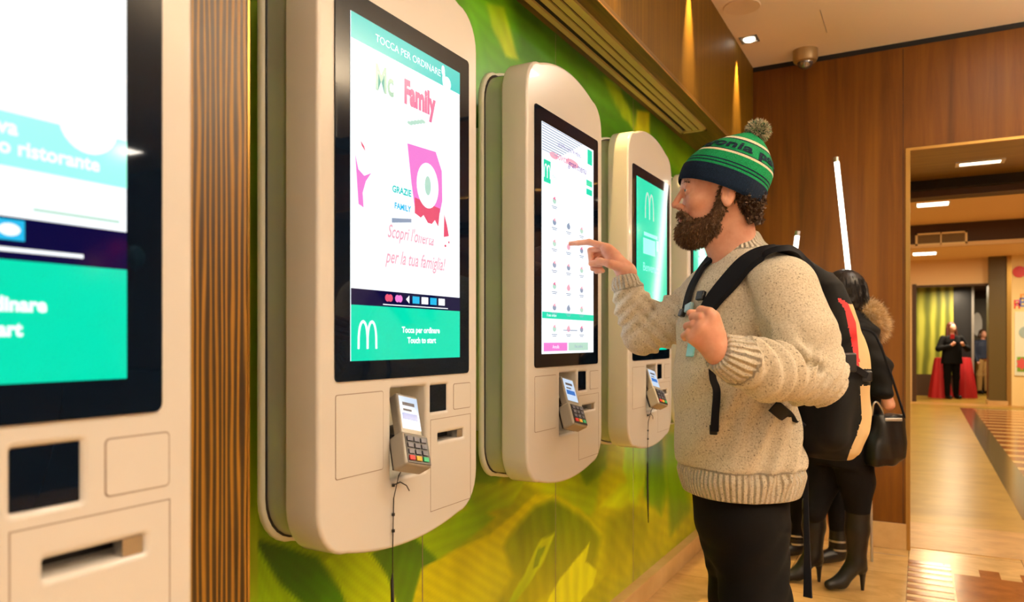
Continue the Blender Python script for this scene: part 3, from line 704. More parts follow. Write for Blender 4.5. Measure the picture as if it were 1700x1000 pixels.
def ell(u, v, a, b, n=28, t0=0, t1=2*math.pi): return [(u+a*math.cos(t0+(t1-t0)*i/n), v+b*math.sin(t0+(t1-t0)*i/n)) for i in range(n)]
def picture_poster(mb, yc):
    f = lambda *a, **k: flat(mb, *a, yc=yc, **k) if False else None
    n = .0048
    flat(mb, [rect(SU0, .604, SU1, SV1)], n, yc, 1)
    put_text(mb, 'TOCCA PER ORDINARE', -.005, .629, .0225, n+.0004, yc, 0)
    flat(mb, [ell(.125, .640, .007, .012), ell(.142, .614, .016, .016), ell(.128, .622, .006, .02)], n+.0004, yc, 0)
    put_text(mb, 'Mc', -.095, .546, .076, n+.0006, yc, 15, wx=.68, offset=.002)
    put_text(mb, 'Family', .032, .545, .070, n, yc, 3, wx=.66, offset=.004)
    flat(mb, [ell(-.005+.012*k, .482+.004*k, .010, .004) for k in range(5)], n, yc, 2)
    flat(mb, [[(-.015, .435), (.095, .440), (.120, .40), (.122, .33), (.112, .300), (.012, .30), (.0, .35)]], n, yc, 4)
    flat(mb, [[(.012, .285), (.06, .27), (.105, .268), (.112, .31), (.012, .32)]], n+.0003, yc, 5)
    flat(mb, [ell(.062, .355, .043, .052)], n+.0006, yc, 0)
    flat(mb, [ell(.062, .355, .012, .022)], n+.0008, yc, 2)
    flat(mb, [[(.02, .268), (.045, .285), (.07, .262), (.09, .280), (.108, .262), (.105, .235), (.03, .235)]], n+.0009, yc, 0)
    flat(mb, [[(.130, .30), (.142, .275), (.15, .25), (.128, .245)]], n, yc, 5)
    flat(mb, [[(-.188, .375), (-.178, .345), (-.160, .335), (-.138, .345), (-.155, .325), (-.165, .300), (-.162, .270), (-.178, .275)]], n, yc, 4)
    flat(mb, [[(-.172, .405), (-.160, .395), (-.156, .385), (-.168, .395)], ell(.135, .225, .004, .003), ell(.15, .235, .003, .003)], n, yc, 5)
    put_text(mb, 'GRAZIE', -.035, .325, .020, n+.0004, yc, 1, offset=.0006); put_text(mb, 'HAPPY MEAL', -.032, .290, .014, n, yc, 7) if False else put_text(mb, 'FAMILY', -.032, .290, .018, n+.0004, yc, 10, offset=.0006)
    flat(mb, [[(-.07, .262), (.0, .270), (.0, .262), (-.07, .252)]], n, yc, 8)
    put_text(mb, "Scopri l'offerta", .0, .232, .040, n, yc, 6, offset=.0006, shear=.35, wx=.72)
    put_text(mb, 'per la tua famiglia!', .02, .178, .042, n, yc, 6, offset=.0006, shear=.35, wx=.72)
    flat(mb, [rect(SU0, .071, SU1, .104)], n, yc, 9)
    for k, c in ((0, 5), (1, 4)): flat(mb, [ell(-.085+.034*k, .090, .008, .008), ell(-.075+.034*k, .090, .008, .008)], n+.0003+.0001*k, yc, c)
    flat(mb, [[(-.02, .09), (-.008, .099), (-.008, .081)]], n+.0003, yc, 0)
    for k in range(4): flat(mb, [rect(.004+.034*k, .082, .030+.034*k, .098)], n+.0003, yc, 0 if k % 2 else 10)
    flat(mb, [rect(-.10, .0745, .145, .0765)], n+.0003, yc, 0)
    flat(mb, [rect(SU0, SV0, SU1, .071)], n, yc, 11)
    flat(mb, arch(-.150, .010, .056), n+.0004, yc, 0)
    put_text(mb, 'Tocca per ordinare', .038, .022, .0185, n+.0004, yc, 0, offset=.0006); put_text(mb, 'Touch to start', .040, -.001, .0185, n+.0004, yc, 0, offset=.0006)
def picture_near(mb, yc):
    n = .0048
    flat(mb, [rect(SU0, .604, SU1, SV1)], n, yc, 1); put_text(mb, 'TOCCA PER ORDINARE', -.005, .629, .0225, n+.0004, yc, 0)
    flat(mb, [rect(SU0, .1665, SU1, .2185)], n, yc, 12)
    flat(mb, [ell(.156, .228, .032, .033)], n+.0003, yc, 0)
    put_text(mb, 'scopri la nuova', .02, .204, .0215, n+.0004, yc, 0, offset=.0006); put_text(mb, 'ordina dal tuo ristorante', .065, .185, .0205, n+.0004, yc, 0, offset=.0006)
    flat(mb, [rect(.10, .127, .19, .13)], n, yc, 2)
    flat(mb, [rect(SU0, .077, SU1, .1185)], n, yc, 9)
    flat(mb, [rect(-.05+.038*k, .096, -.022+.038*k, .116) for k in range(4)], n+.0003, yc, 10)
    flat(mb, [ell(-.036+.038*k, .106, .010, .006) for k in range(4)], n+.0005, yc, 0)
    flat(mb, [rect(-.15, .085, .150, .089)], n+.0003, yc, 0)
    flat(mb, [rect(SU0, SV0, SU1, .077)], n, yc, 11)
    flat(mb, arch(-.150, .010, .056), n+.0004, yc, 0)
    put_text(mb, 'Tocca per ordinare', .036, .034, .0195, n+.0004, yc, 0, offset=.0008); put_text(mb, 'Touch to start', .032, .010, .0195, n+.0004, yc, 0, offset=.0008)
def picture_menu(mb, yc):
    n = .0048
    for k in range(11): flat(mb, [[(SU0, .655-.008*k), (.10-.018*k, .655-.008*k), (.10-.018*k, .652-.008*k), (SU0, .652-.008*k)]], n, yc, 14)
    put_text(mb, 'SCOPRI I NOSTRI MENU', .0, .612, .017, n, yc, 13); put_text(mb, 'novita!', -.06, .575, .034, n+.0003, yc, 3, shear=.3)
    flat(mb, [ell(.02, .575, .05, .012), ell(-.12, .57, .03, .01)], n, yc, 6); put_text(mb, 'gran menu', .06, .570, .034, n+.0003, yc, 13, shear=.3)
    flat(mb, [rect(.145, .600, .185, .650), rect(.135, .545, .185, .525+.0), rect(.135, .515, .185, .495), rect(-.190, .478, -.142, .546)], n, yc, 11)
    flat(mb, arch(-.166, .512, .040), n+.0004, yc, 0); put_text(mb, 'Menu', -.115, .505, .016, n, yc, 2)
    for r_ in range(7):
        for c_ in range(3):
            u, v = -.115+.105*c_, .425-.066*r_
            if (r_ == 0 and c_ > 0): continue
            flat(mb, [ell(u, v+.006, .013, .009)], n, yc, (2, 6, 14, 8)[(r_*2+c_) % 4]); flat(mb, [[(u-.012, v+.012), (u+.004, v+.02), (u+.008, v+.008)]], n+.0003, yc, (3, 13, 14, 10)[(r_+c_) % 4] if (r_*3+c_) % 4 == 0 else 6)
            flat(mb, [rect(u-.02, v-.013, u+.02, v-.0105), rect(u-.014, v-.018, u+.014, v-.0155)], n, yc, 14)
    flat(mb, [rect(SU0, .066, SU1, .086)], n, yc, 11); put_text(mb, 'Il mio ordine', -.135, .076, .013, n+.0003, yc, 0)
    flat(mb, [rect(-.05, .030, .06, .033)], n, yc, 14)
    flat(mb, [rect(-.190, -.034, -.02, -.008)], n, yc, 4); flat(mb, [rect(-.01, -.034, .15, -.008)], n, yc, 2)
    put_text(mb, 'Annulla', -.105, -.021, .016, n+.0003, yc, 0); put_text(mb, 'Fine ordine', .07, -.021, .014, n+.0003, yc, 14)
def picture_teal(mb, yc):
    n = .0048
    flat(mb, [rect(SU0, SV0, SU1, SV1)], n-.0002, yc, 11)
    flat(mb, arch(-.045, .555, .105), n+.0004, yc, 2)
    flat(mb, [rect(-.125, .355, .03, .42), rect(-.115, .43, .06, .445), rect(.045, .38, .075, .425)], n+.0004, yc, 12)
    put_text(mb, 'Benvenuto', -.02, .30, .05, n+.0004, yc, 12)
    flat(mb, [ell(-.03, .08, .12, .03)], n+.0004, yc, 12)
    put_text(mb, 'Tocca per ordinare', .0, .0, .035, n+.0004, yc, 0)
EM = [M[k] for k in ('e_white', 'e_cyan', 'e_palegreen', 'e_rose', 'e_pink', 'e_red', 'e_pale', 'e_navy', 'e_grey', 'e_navy', 'e_blue', 'e_teal', 'e_mint', 'e_purple', 'e_grey')]+[emis('screen_softgreen', srgb(150, 208, 184), .9)]

def terminal_parts(yc):
    T = Vector((XF-.014, yc-.004, 1.214)); B = Vector((XF+.056, yc-.060, 1.066)); a = (B-T).normalized()
    wv = Vector((.25, 1, -.2)); wv = (wv-a*wv.dot(a)).normalized(); nn = wv.cross(-a).normalized()
    if nn.x < 0: nn = -nn
    Ln = (B-T).length
    def P(u, t, h): return T+wv*u+a*t+nn*h
    def bx(u0, t0, h0, u1, t1, h1, tp=0):
        v = [P(u, t, h) for h in (h0, h1) for t in (t0, t1) for u in (u0, u1)]
        return v, [(0, 2, 3, 1), (4, 5, 7, 6), (0, 1, 5, 4), (2, 6, 7, 3), (0, 4, 6, 2), (1, 3, 7, 5)]
    body = MB(); body.add(*bx(-.031, 0, -.016, .031, Ln*.62, .012)); body.add(*bx(-.037, Ln*.56, -.026, .037, Ln, .018))
    arm = MB().cyl(P(0, Ln*.4, -.012), Vector((XF-.07, yc, 1.13)), .012).add(*bx(-.03, Ln*.5, -.034, .03, Ln*.96, -.024))
    disp = MB().add(*bx(-.026, .008, .0121, .026, Ln*.50, .0126), 0).add(*bx(-.022, Ln*.28, .0127, .020, Ln*.37, .013), 1).add(*bx(-.018, .022, .0127, .016, .030, .013), 2).add(*bx(-.018, .038, .0127, .006, .043, .013), 2)
    keys = MB().add(*bx(-.030, Ln*.60, .0181, .033, Ln*.97, .0195), 0)
    for r_ in range(4):
        for c_ in range(3):
            u = -.026+c_*.019; t = Ln*.63+r_*.0145; mi = 1
            if r_ == 3: mi = (2, 3, 4)[c_]
            keys.add(*bx(u, t, .0196, u+.014, t+.010, .0225), mi)
    return body, arm, disp, keys
M['term'] = mat('terminal_grey', srgb(150, 146, 138), .32, .25); M['term_dark'] = mat('terminal_dark', srgb(34, 32, 34), .35)
M['key'] = mat('key_grey', srgb(70, 72, 90), .4); M['key_r'] = mat('key_red', srgb(210, 40, 40), .4); M['key_y'] = mat('key_yellow', srgb(220, 180, 60), .4); M['key_g'] = mat('key_green', srgb(30, 170, 120), .4)
M['e_term'] = emis('terminal_display', srgb(206, 226, 250), .95); M['e_termb'] = emis('terminal_display_blue', srgb(60, 130, 220), .8)
KY = [.315, 1.3455, 2.198, 3.046, 3.894]
base = {}
def kiosk(i, label, painter, cord=False):
    yc = KY[i]; dx = .23 if i == 0 else 0; t = thing('ordering_kiosk', label, 'kiosk', (XF-.1+dx, yc, .89), 'self-service ordering kiosks on the wall'); y0 = KY[0]
    def P(name, key, make):
        if key not in base:
            o = make(); COL.objects.unlink(o); base[key] = o; o.name = 'proto'
        o = base[key].copy(); o.name = name; COL.objects.link(o); o.parent = t
        o.matrix_parent_inverse = Matrix.Translation(-Vector(t.location)); o.matrix_parent_inverse = Matrix.Identity(4); o.location = (dx-t.location[0], yc-y0-t.location[1], -t.location[2]); return o
    def sub(o, name, key, make):
        if key not in base:
            q = make(); COL.objects.unlink(q); base[key] = q; q.name = 'proto'
        q = base[key].copy(); q.name = name; COL.objects.link(q); q.parent = o; return q
    def sm(v, f, m):
        o = mesh_obj('x', loc(v, y0), f, m, None, True); o.data.set_sharp_from_angle(angle=math.radians(50)); return o
    P('front_shell', 'shell', lambda: sm(sh_v, sh_f, M['shell']))
    P('rear_shell', 'rim', lambda: sm(rim_v, rim_f, M['shell_side']))
    P('neck', 'neck', lambda: MB().prism([(y0+u, z) for u, z in nk], XF-.158, XF-.085, 0).build('x', M['neck'], None, smooth=True))
    P('gasket', 'gasket', lambda: MB().prism([(y0+u*1.014, ZR+(z-ZR)*1.008) for u, z in nk], XF-.156, XF-.150, 0).build('x', M['black'], None, smooth=True))
    P('wall_mount', 'mount', lambda: MB().box((WX+.001, y0-.16, 1.05), (XF-.17, y0+.16, 2.02)).build('x', M['shell_side']))
    def lining():
        mb = MB()
        for r_, dp in ((REC, .075), (SCN, .02), (SLT, .05)):
            u0, v0, u1, v1 = r_; u0 -= .002; v0 -= .002; u1 += .002; v1 += .002; a, b, z0, z1 = y0+u0, y0+u1, v0+ZR, v1+ZR; x0, x1 = XF-dp, XF-.012
            mi = 0 if r_ is REC else 1
            mb.add([(x0, a, z0), (x0, b, z0), (x0, b, z1), (x0, a, z1)], [(0, 1, 2, 3)], mi)
            for q in ([(x0, a, z0), (x1, a, z0), (x1, a, z1), (x0, a, z1)], [(x0, b, z0), (x0, b, z1), (x1, b, z1), (x1, b, z0)], [(x0, a, z0), (x0, b, z0), (x1, b, z0), (x1, a, z0)], [(x0, a, z1), (x1, a, z1), (x1, b, z1), (x0, b, z1)]): mb.add(q, [(0, 1, 2, 3)], mi)
        return mb.build('x', [M['shell_side'], M['groove']], fix=False)
    P('recess_lining', 'lining', lining)
    P('scanner_window', 'scan', lambda: plate(MB(), rect(SCN[0], SCN[1], SCN[2], SCN[3]), -.008, -.004, y0).build('x', M['glass']))
    def slot():
        mb = MB(); plate(mb, rect(SLT[0]+.085, SLT[1], SLT[2], SLT[3]), -.02, -.004, y0, 0); return mb.build('x', M['steel'])
    P('receipt_slot', 'slot', slot)
    def panel(r_, rad=.006):
        def mk():
            o_, i_ = rrect(*r_, rad), rrect(r_[0]+.0018, r_[1]+.0018, r_[2]-.0018, r_[3]-.0018, rad-.0015)
            mb = MB(); plate(mb, o_, -.001, .0004, y0, 0); plate(mb, i_, -.001, .0011, y0, 1); return mb.build('x', [M['line'], M['shell']])
        return mk
    P('access_panel', 'p1', panel((-.241, -.274, -.093, -.107)))
    P('access_panel', 'p2', panel((.176, -.170, .255, -.106)))
    def lower():
        mb = MB()
        for r_ in ((.080, -.1865, .256, -.185), (.080, -.400, .256, -.3985), (.080, -.400, .0815, -.185), (.2545, -.400, .256, -.185)): plate(mb, rect(*r_), -.001, .0003, y0)
        return mb.build('x', M['line'])
    P('printer_door', 'p3', lower)
    b = P('screen_glass', 'bezel', lambda: plate(MB(), rrect(-.2435, -.082, .2435, .700, .010), -.001, .003, y0).build('x', M['glass']))
    s = MB(); plate(s, rect(SU0, SV0, SU1, SV1), .0025, .0042, yc, 0); so = s.build('screen', [M['e_white'] if painter is not picture_teal else M['e_teal']], t); so.location.x = dx
    mb = MB(); painter(mb, yc); sp = mesh_obj('screen_picture', mb.v, mb.f, EM, None, False, mb.m); sp.parent = so
    bd, arm, dp, ky = terminal_parts(y0)
    tb = P('card_terminal', 'tb', lambda: bd.build('x', M['term'], bevel=.006, smooth=True))
    sub(tb, 'bracket', 'ta', lambda: arm.build('x', M['term_dark'])); sub(tb, 'display', 'td', lambda: dp.build('x', [M['e_term'], M['e_termb'], M['key']]))
    sub(tb, 'keypad', 'tk', lambda: ky.build('x', [M['term_dark'], M['key'], M['key_r'], M['key_y'], M['key_g']]))
    if cord:
        x = XF+.03
        pts = [(XF+.050, yc-.062, 1.10), (XF+.020, yc-.066, 1.05), (XF+.006, yc-.065, 1.0), (XF+.005, yc-.066, .93), (XF+.004, yc-.066, .885), (XF+.005, yc-.067, .855), (XF+.004, yc-.066, .84)]
        c = MB().tube(pts, .0013, 6).tube([(XF+.005, yc-.065, 1.028), (XF+.012, yc-.050, 1.033), (XF+.014, yc-.03, 1.022), (XF+.010, yc-.015, 1.008)], .0014, 6)
        for z in (1.028, .965, .93): c.cyl((XF+.005, yc-.065, z-.003), (XF+.005, yc-.065, z+.003), .0035, n=10)
        c.tube([(XF+.004, yc-.066, .84), (XF+.004, yc-.068, .825), (XF+.003, yc-.062, .70), (XF+.003, yc-.055, .58)], [.0013, .0035, .0045, .002], 8)
        c.build('cord', M['black'], t, smooth=True)
    return t
kiosk(0, 'nearest white ordering kiosk, cut off by the photo edge before the striped wood post', picture_near)
kiosk(1, 'white ordering kiosk with a pink family offer poster on its screen', picture_poster, True)
kiosk(2, 'white ordering kiosk with the menu list the man in the striped hat points at', picture_menu)
kiosk(3, "white ordering kiosk with a green screen behind the man's pointing arm", picture_teal, True)
kiosk(4, "farthest white ordering kiosk, mostly hidden behind the man's chest and hat", picture_teal)
# zebrano post between the two nearest kiosks
st(MB().box((WX+.001, -1.6, 0), (.2375, .918, 2.574)).build('wall_left_column', M['zebra']))
st(MB().box((WX+.001, .918, 0), (.2385, .923, 2.574)).build('trim_50', M['brass']))
# ---- things across the room that the black glass mirrors
cx, cy = 6.6, 2.4
t = thing('counter', 'dark serving counter on the far side of the dining room', 'counter', (6.9, 1.5, 0))
MB().box((6.5, -.5, 0), (7.3, 5.0, 1.0)).build('body', M['brown'], t, bevel=.01); MB().box((6.45, -.55, 1.0), (7.35, 5.05, 1.04)).build('worktop', M['black'], t, bevel=.005)
for i, (dx, dy, z, col, nm) in enumerate(((0, 0, 2.21, (230, 20, 40), 'red'), (.1, .24, 2.17, (60, 150, 190), 'blue'), (.36, -.02, 2.06, (230, 140, 20), 'orange'), (.42, .30, 2.03, (190, 50, 20), 'dark red'))):
    t = thing('balloon', '%s balloon of the bunch above the serving counter' % nm, 'balloon', (6.5+dx, 4.45+dy, z-.12), 'balloons over the counter')
    pr_ = [(.0001, .115)]+[(.10*math.sin(a)*(1-.12*(a/3.14)**2), .115*math.cos(a)-.005*a) for a in np.linspace(.2, 2.9, 14)]+[(.008, -.132), (.015, -.145), (.0001, -.14)]
    MB().lathe(pr_, (6.5+dx, 4.45+dy, z), 24).build('skin', mat('balloon_'+nm.replace(' ', '_'), srgb(*col), .2, coat=.5), t, smooth=True)
    MB().tube([(6.5+dx, 4.45+dy, z-.14), (6.6+dx*.5, 4.55+dy*.5, 1.5), (6.7+dx*.1, 4.6+dy*.1, 1.04)], .002, 5).build('string', M['white'], t)
# ================================================================== the man at the kiosk
man = thing('person', 'man in a green striped bobble hat and cream knit sweater pointing at the menu screen', 'person', tuple(WP(1250, 565, 2.05)[:2])+(0,))
# ---- head: local frame f (forward = image left), s (towards the camera), h (up), origin in the cranium
HD = 2.03; HO = V(1196, 300, HD); YAW = math.radians(-4)     # turned a little away
def H(f, s, h):
    c, n = math.cos(YAW), math.sin(YAW); return HO+np.array([-(f*c-s*n), -(f*n+s*c), h])
ff_ = H(1, 0, 0)-HO; ss_ = H(0, 1, 0)-HO; RH = np.stack([ff_, ss_, np.array([0, 0, 1.])], 1)
fd = Field(H(0, 0, 0)-np.array([.17, .13, .24]), H(0, 0, 0)+np.array([.15, .13, .16]), .0026)
E_ = lambda c, r, k=.012, op='add', rot=None: fd.el(H(*c), r, k, RH if rot is None else RH@rot, op)
def rotY(a): c, n = math.cos(a), math.sin(a); return np.array([[c, 0, -n], [0, 1, 0], [n, 0, c]])
E_((-.004, 0, -.005), (.099, .076, .090), 0)
E_((.048, 0, -.045), (.050, .060, .070), .02)
E_((.040, 0, -.098), (.056, .052, .040), .02)
E_((.078, 0, -.128), (.020, .024, .018), .02)
E_((.072, 0, -.004), (.030, .052, .034), .02)
E_((.094, 0, -.016), (.011, .042, .008), .01)
for s in (1, -1):
    E_((.070, .036*s, -.060), (.026, .024, .022), .016)
    E_((.1005, .030*s, -.031), (.013, .016, .010), .008, 'sub')
    E_((.088, .029*s, -.031), (.0125, .0125, .0125), .002)
    E_((.0925, .029*s, -.0235), (.0095, .0145, .0042), .003)
    E_((.092, .029*s, -.0385), (.008, .013, .0032), .003)
fd.rc(H(.098, 0, -.020), H(.1215, 0, -.062), .0065, .0088, .008)
E_((.1225, 0, -.066), (.0095, .0095, .0085), .005)
for s in (1, -1): E_((.109, .0105*s, -.070), (.010, .0065, .0075), .005); E_((.113, .006*s, -.0765), (.005, .003, .003), .002, 'sub')
E_((.094, 0, -.086), (.014, .022, .012), .01)
E_((.104, 0, -.0985), (.008, .022, .0052), .004)
E_((.102, 0, -.1085), (.008, .019, .0055), .003)
E_((.111, 0, -.1035), (.006, .022, .0012), .002, 'sub')
for s in (1, -1):     # ears
    c = (-.004, .080*s, -.050); R = rotY(.18)
    E_(c, (.0200, .0080, .033), .005, 'add', R); E_((-.001, .0885*s, -.047), (.0125, .0062, .021), .003, 'sub', R); E_((-.006, .084*s, -.048), (.004, .004, .014), .003, 'add', R)
    E_((.010, .083*s, -.052), (.004, .005, .008), .003); E_((-.001, .081*s, -.076), (.010, .006, .010), .004)
fd.rc(H(-.022, 0, -.07), V(1224, 432, 2.05), .056, .062, .03)
fd.rc(H(.03, 0, -.135), V(1206, 425, 2.05), .030, .045, .03)
hv, hf = fd.nets(); hv = smooth_mesh(hv, hf, 1, .4)
parts = [(hv, hf)]
# ---- right hand, pointing (palm down, thumb towards the camera)
fd = Field(V(935, 490, 2.30)-np.array([0, .06, 0]), V(1075, 370, 2.36)+np.array([0, .14, 0]), .0019)
wr = V(1040, 452, 2.330)
fd.rc(V(1052, 500, 2.325), wr, .030, .027, .01)
fd.rc(wr, V(1010, 416, 2.350), .026, .019, .015); fd.rc(wr, V(1008, 418, 2.385), .026, .019, .015)
fd.rc(V(1020, 424, 2.345), V(1004, 412, 2.352), .016, .013, .012)
fd.rc(V(1018, 428, 2.395), V(1003, 418, 2.405), .016, .013, .012)
fd.chain([V(1007, 410, 2.352), V(978, 402, 2.377), V(960, 403.5, 2.392), V(944, 405, 2.405)], [.0115, .0098, .0082, .0068], .004)     # index
fd.chain([V(1005, 412, 2.375), V(980, 416, 2.40), V(982, 438, 2.392), V(997, 440, 2.382)], [.0118, .0100, .0088, .0078], .002)    # middle, curled
fd.chain([V(1006, 417, 2.396), V(983, 424, 2.42), V(984, 446, 2.408), V(998, 447, 2.396)], [.0112, .0096, .0084, .0075], .002)     # ring
fd.chain([V(1009, 422, 2.412), V(990, 433, 2.432), V(990, 451, 2.42), V(1001, 450, 2.408)], [.0100, .0086, .0076, .0068], .002)   # little
fd.chain([V(1034, 446, 2.315), V(1012, 438, 2.318), V(996, 434, 2.335), V(981, 438, 2.348)], [.0175, .0125, .0105, .0085], .006)   # thumb
v, f = fd.nets(); parts.append((smooth_mesh(v, f, 1, .4), f))
rnail = [(V(981, 436.5, 2.3405), (-1, -.5, .05)), (V(946, 403.0, 2.4015), (0, 0, 1))]
# ---- left fist around the strap (back of the hand towards the camera)
fd = Field(V(1115, 620, 1.60)-np.array([0, .0, 0]), V(1225, 490, 1.80)+np.array([0.02, .08, .02]), .0019)
wl = V(1194, 584, 1.705)
fd.rc(V(1215, 600, 1.715), wl, .030, .028, .01)
fd.rc(wl, V(1182, 528, 1.690), .027, .019, .018); fd.rc(wl, V(1152, 560, 1.700), .027, .018, .018); fd.rc(wl, V(1166, 545, 1.690), .025, .022, .018)
kn = [(1178, 520), (1163, 528), (1151, 540), (1144, 553)]
for i, (kx, ky) in enumerate(kn):
    a = V(kx, ky, 1.688+.004*i); b = V(kx-14+i*2, ky-4+i*3, 1.708+.004*i); c = V(kx-13+i*2, ky+3+i*2, 1.738+.003*i); d = V(kx+2, ky+8, 1.748)
    r = .0125-.001*i; fd.chain([a, b, c, d], [r+.001, r-.001, r-.0025, r-.0035], .002)
fd.chain([V(1186, 560, 1.715), V(1172, 530, 1.742), V(1158, 522, 1.757), V(1146, 520, 1.76)], [.017, .0125, .0105, .009], .006)
v, f = fd.nets(); parts.append((smooth_mesh(v, f, 1, .4), f))
# ---- rest of the body under the clothes
fd = Field((.36, 1.72, .02), (1.0, 2.42, 1.66), .011)
fd.rc(V(1224, 425, 2.06), V(1230, 470, 2.07), .06, .11, .03)
fd.stack([(CAM[2]+(CY-y)/595, (x-CX)/F*2.08, 2.08, a, b) for y, x, a, b in ((830, 1230, .10, .10), (760, 1226, .10, .11), (620, 1215, .11, .14), (520, 1225, .12, .17), (450, 1240, .10, .15))], .02, .28)
LSH, LEL, LWR = V(1299, 482, 1.90), V(1352, 622, 1.83), V(1215, 600, 1.715)
RSH, REL, RWR = V(1180, 490, 2.25), V(1068, 556, 2.315), V(1052, 500, 2.325)
fd.rc(LSH, LEL, .05, .042, .03); fd.rc(LEL, LWR, .04, .028, .01); fd.rc(RSH, REL, .05, .04, .03); fd.rc(REL, RWR, .038, .028, .01)
LH, RH_ = V(1244, 868, 2.02), V(1218, 865, 2.14)
LK, RK = np.array([LH[0]+.045, 2.02, .50]), np.array([RH_[0]+.035, 2.20, .50])
LA, RA = np.array([LH[0]+.115, 2.04, .10]), np.array([RH_[0]+.085, 2.24, .10])
for a, b, c in ((LH, LK, LA), (RH_, RK, RA)): fd.rc(a, b, .085, .052, .03); fd.rc(b, c, .05, .035, .01)
v, f = fd.nets(); parts.append((v, f))
bv, bf = merge(parts)
fast_obj('body', bv, bf, M['skin'], man)
def ball(name, c, r, m, par, n=16):
    mb = MB(); c = toworld(np.array(c)); mb.lathe([(max(r*math.sin(a), 1e-5), -r*math.cos(a)) for a in np.linspace(0, math.pi, n)], tuple(c), 24); return mb.build(name, m, par, smooth=True)
for s in (1, -1):
    e = ball('eye', H(.0885, .029*s, -.031), .0121, M['eyeball'], man)
    ball('iris', H(.0955, .0295*s, -.031), .0062, M['iris'], e); 
# eyebrow + mouth colour
bp = []
for s in (1, -1):
    c_ = [H(.0985-.010*abs(k-1.2)**1.3*.35, s*(.012+.012*k), -.0135+.003*math.sin(k)) for k in range(4)]
    fdb = Field(np.min(c_, 0)-.015, np.max(c_, 0)+.015, .0016); fdb.chain(c_, [.0028, .0034, .0030, .0018], .002); bp.append(fdb.nets())
v, f = merge(bp); sv, sf = strands(v, f, 500, .007, .0004, (.3, 0, .3), .5); v, f = merge([(v, f), (sv, sf)]); fast_obj('eyebrow', v, f, M['beard'], man)
fdb = Field(H(.12, .04, -.12)-np.array([.02, .02, .0]), H(.08, -.04, -.09)+np.array([.02, .02, .0]), .0016)
fdb.el(H(.1055, 0, -.0985), (.0072, .0205, .0042), .002, RH); fdb.el(H(.1040, 0, -.1080), (.0078, .018, .0050), .002, RH)
v, f = fdb.nets(); fast_obj('lips', v, f, M['lip'], man)
# ---- beard: lower face, jaw line, sideburns
fd = Field(H(0, 0, -.08)-np.array([.16, .11, .12]), H(0, 0, -.06)+np.array([.08, .11, .07]), .0028)
E_((.066, 0, -.139), (.048, .050, .029), 0); E_((.046, 0, -.132), (.054, .060, .027), .02); E_((.088, 0, -.145), (.026, .028, .028), .02)
E_((.070, 0, -.155), (.036, .036, .024), .02)
for s in (1, -1):
    fd.chain([H(.012, .070*s, -.030), H(.012, .069*s, -.060), H(.014, .064*s, -.088), H(.030, .055*s, -.116)], [.005, .008, .012, .015], .010)
    fd.chain([H(.036, .053*s, -.120), H(.070, .040*s, -.127), H(.091, .023*s, -.128)], [.014, .011, .008], .010)
    fd.chain([H(.1085, .006*s, -.0885), H(.1035, .020*s, -.094), H(.092, .032*s, -.108)], [.0055, .0065, .009], .006)
E_((.1085, 0, -.1035), (.016, .0195, .0085), .004, 'sub')
v, f = fd.nets(); v = smooth_mesh(v, f, 2)
nrm = vnormals(v, f); v = v+nrm*(rng.normal(0, .0009, len(v)))[:, None]
sv, sf = strands(v, f, 9000, .008, .00045, (-.15, 0, -.7), .45, .15)
v, f = merge([(v, f), (sv, sf)]); fast_obj('beard', v, f, M['beard'], man)
# ---- hair at the nape
fd = Field(H(0, 0, 0)+np.array([-.02, -.12, -.16]), H(0, 0, 0)+np.array([.16, .12, .02]), .003)
for s in (1, -1): fd.chain([H(.010, .076*s, -.012), H(-.022, .075*s, -.030), H(-.045, .066*s, -.055), H(-.07, .045*s, -.088)], [.005, .008, .014, .018], .012)
E_((-.070, 0, -.066), (.030, .052, .050), .02); E_((-.088, 0, -.045), (.020, .05, .032), .02)
for k in range(40):
    a = rng.uniform(-1.3, 1.3); fd.el(H(-.042-.060*math.cos(a)*rng.uniform(.8, 1.05), .064*math.sin(a), rng.uniform(-.112, -.04)), (.008, .008, .008), .004)
v, f = fd.nets(); sv, sf = strands(v, f, 4500, .012, .0005, (0, 0, -.15), .9, .6)
v, f = merge([(v, f), (sv, sf)]); fast_obj('hair', v, f, M['hair'], man)
# ---- bobble hat: rings round a tilted axis, t along the axis in photo pixels / 618 m
hat_c = V(1196, 317, HD); px_ = HD/F
axu = np.array([.375, 0, .927]); axf = np.array([-.927, 0, .375]); axs = np.array([0, -1., 0])
prof = [(-9, 0, 69), (-6, 0, 71.5), (0, 0, 72), (12, 0, 72.5), (22, .5, 72), (25, .5, 70.5), (31, 1.5, 70.5), (40, 4, 68), (50, 6.5, 65), (60, 8, 60), (70, 9.5, 53), (78, 11, 46), (86, 12.5, 38), (94, 14, 28.5), (101, 15, 19), (107, 15.5, 9), (110, 15.5, 1)]
tt = np.array([p[0] for p in prof]); NR, NA = 150, 160
T_ = np.linspace(-9, 110, NR); Cc = np.interp(T_, tt, [p[1] for p in prof]); Rr = np.interp(T_, tt, [p[2] for p in prof])
Rr = np.convolve(np.pad(Rr, 4, 'edge'), np.ones(9)/9, 'valid'); Rr[-1] = .3
A_ = np.linspace(0, 2*np.pi, NA, endpoint=False)
def hatpt(t, a, off=0):
    c = np.interp(t, T_, Cc); r = np.interp(t, T_, Rr)+off
    p = hat_c + np.multiply.outer(np.asarray(t)*px_, axu) + np.multiply.outer((-c+0*np.asarray(a))*px_, axf)
    return p + (r*px_*np.cos(a))[..., None]*axf + (r*px_*.86*np.sin(a))[..., None]*axs
TT, AA = np.meshgrid(T_, A_, indexing='ij')
band = (TT < 21)
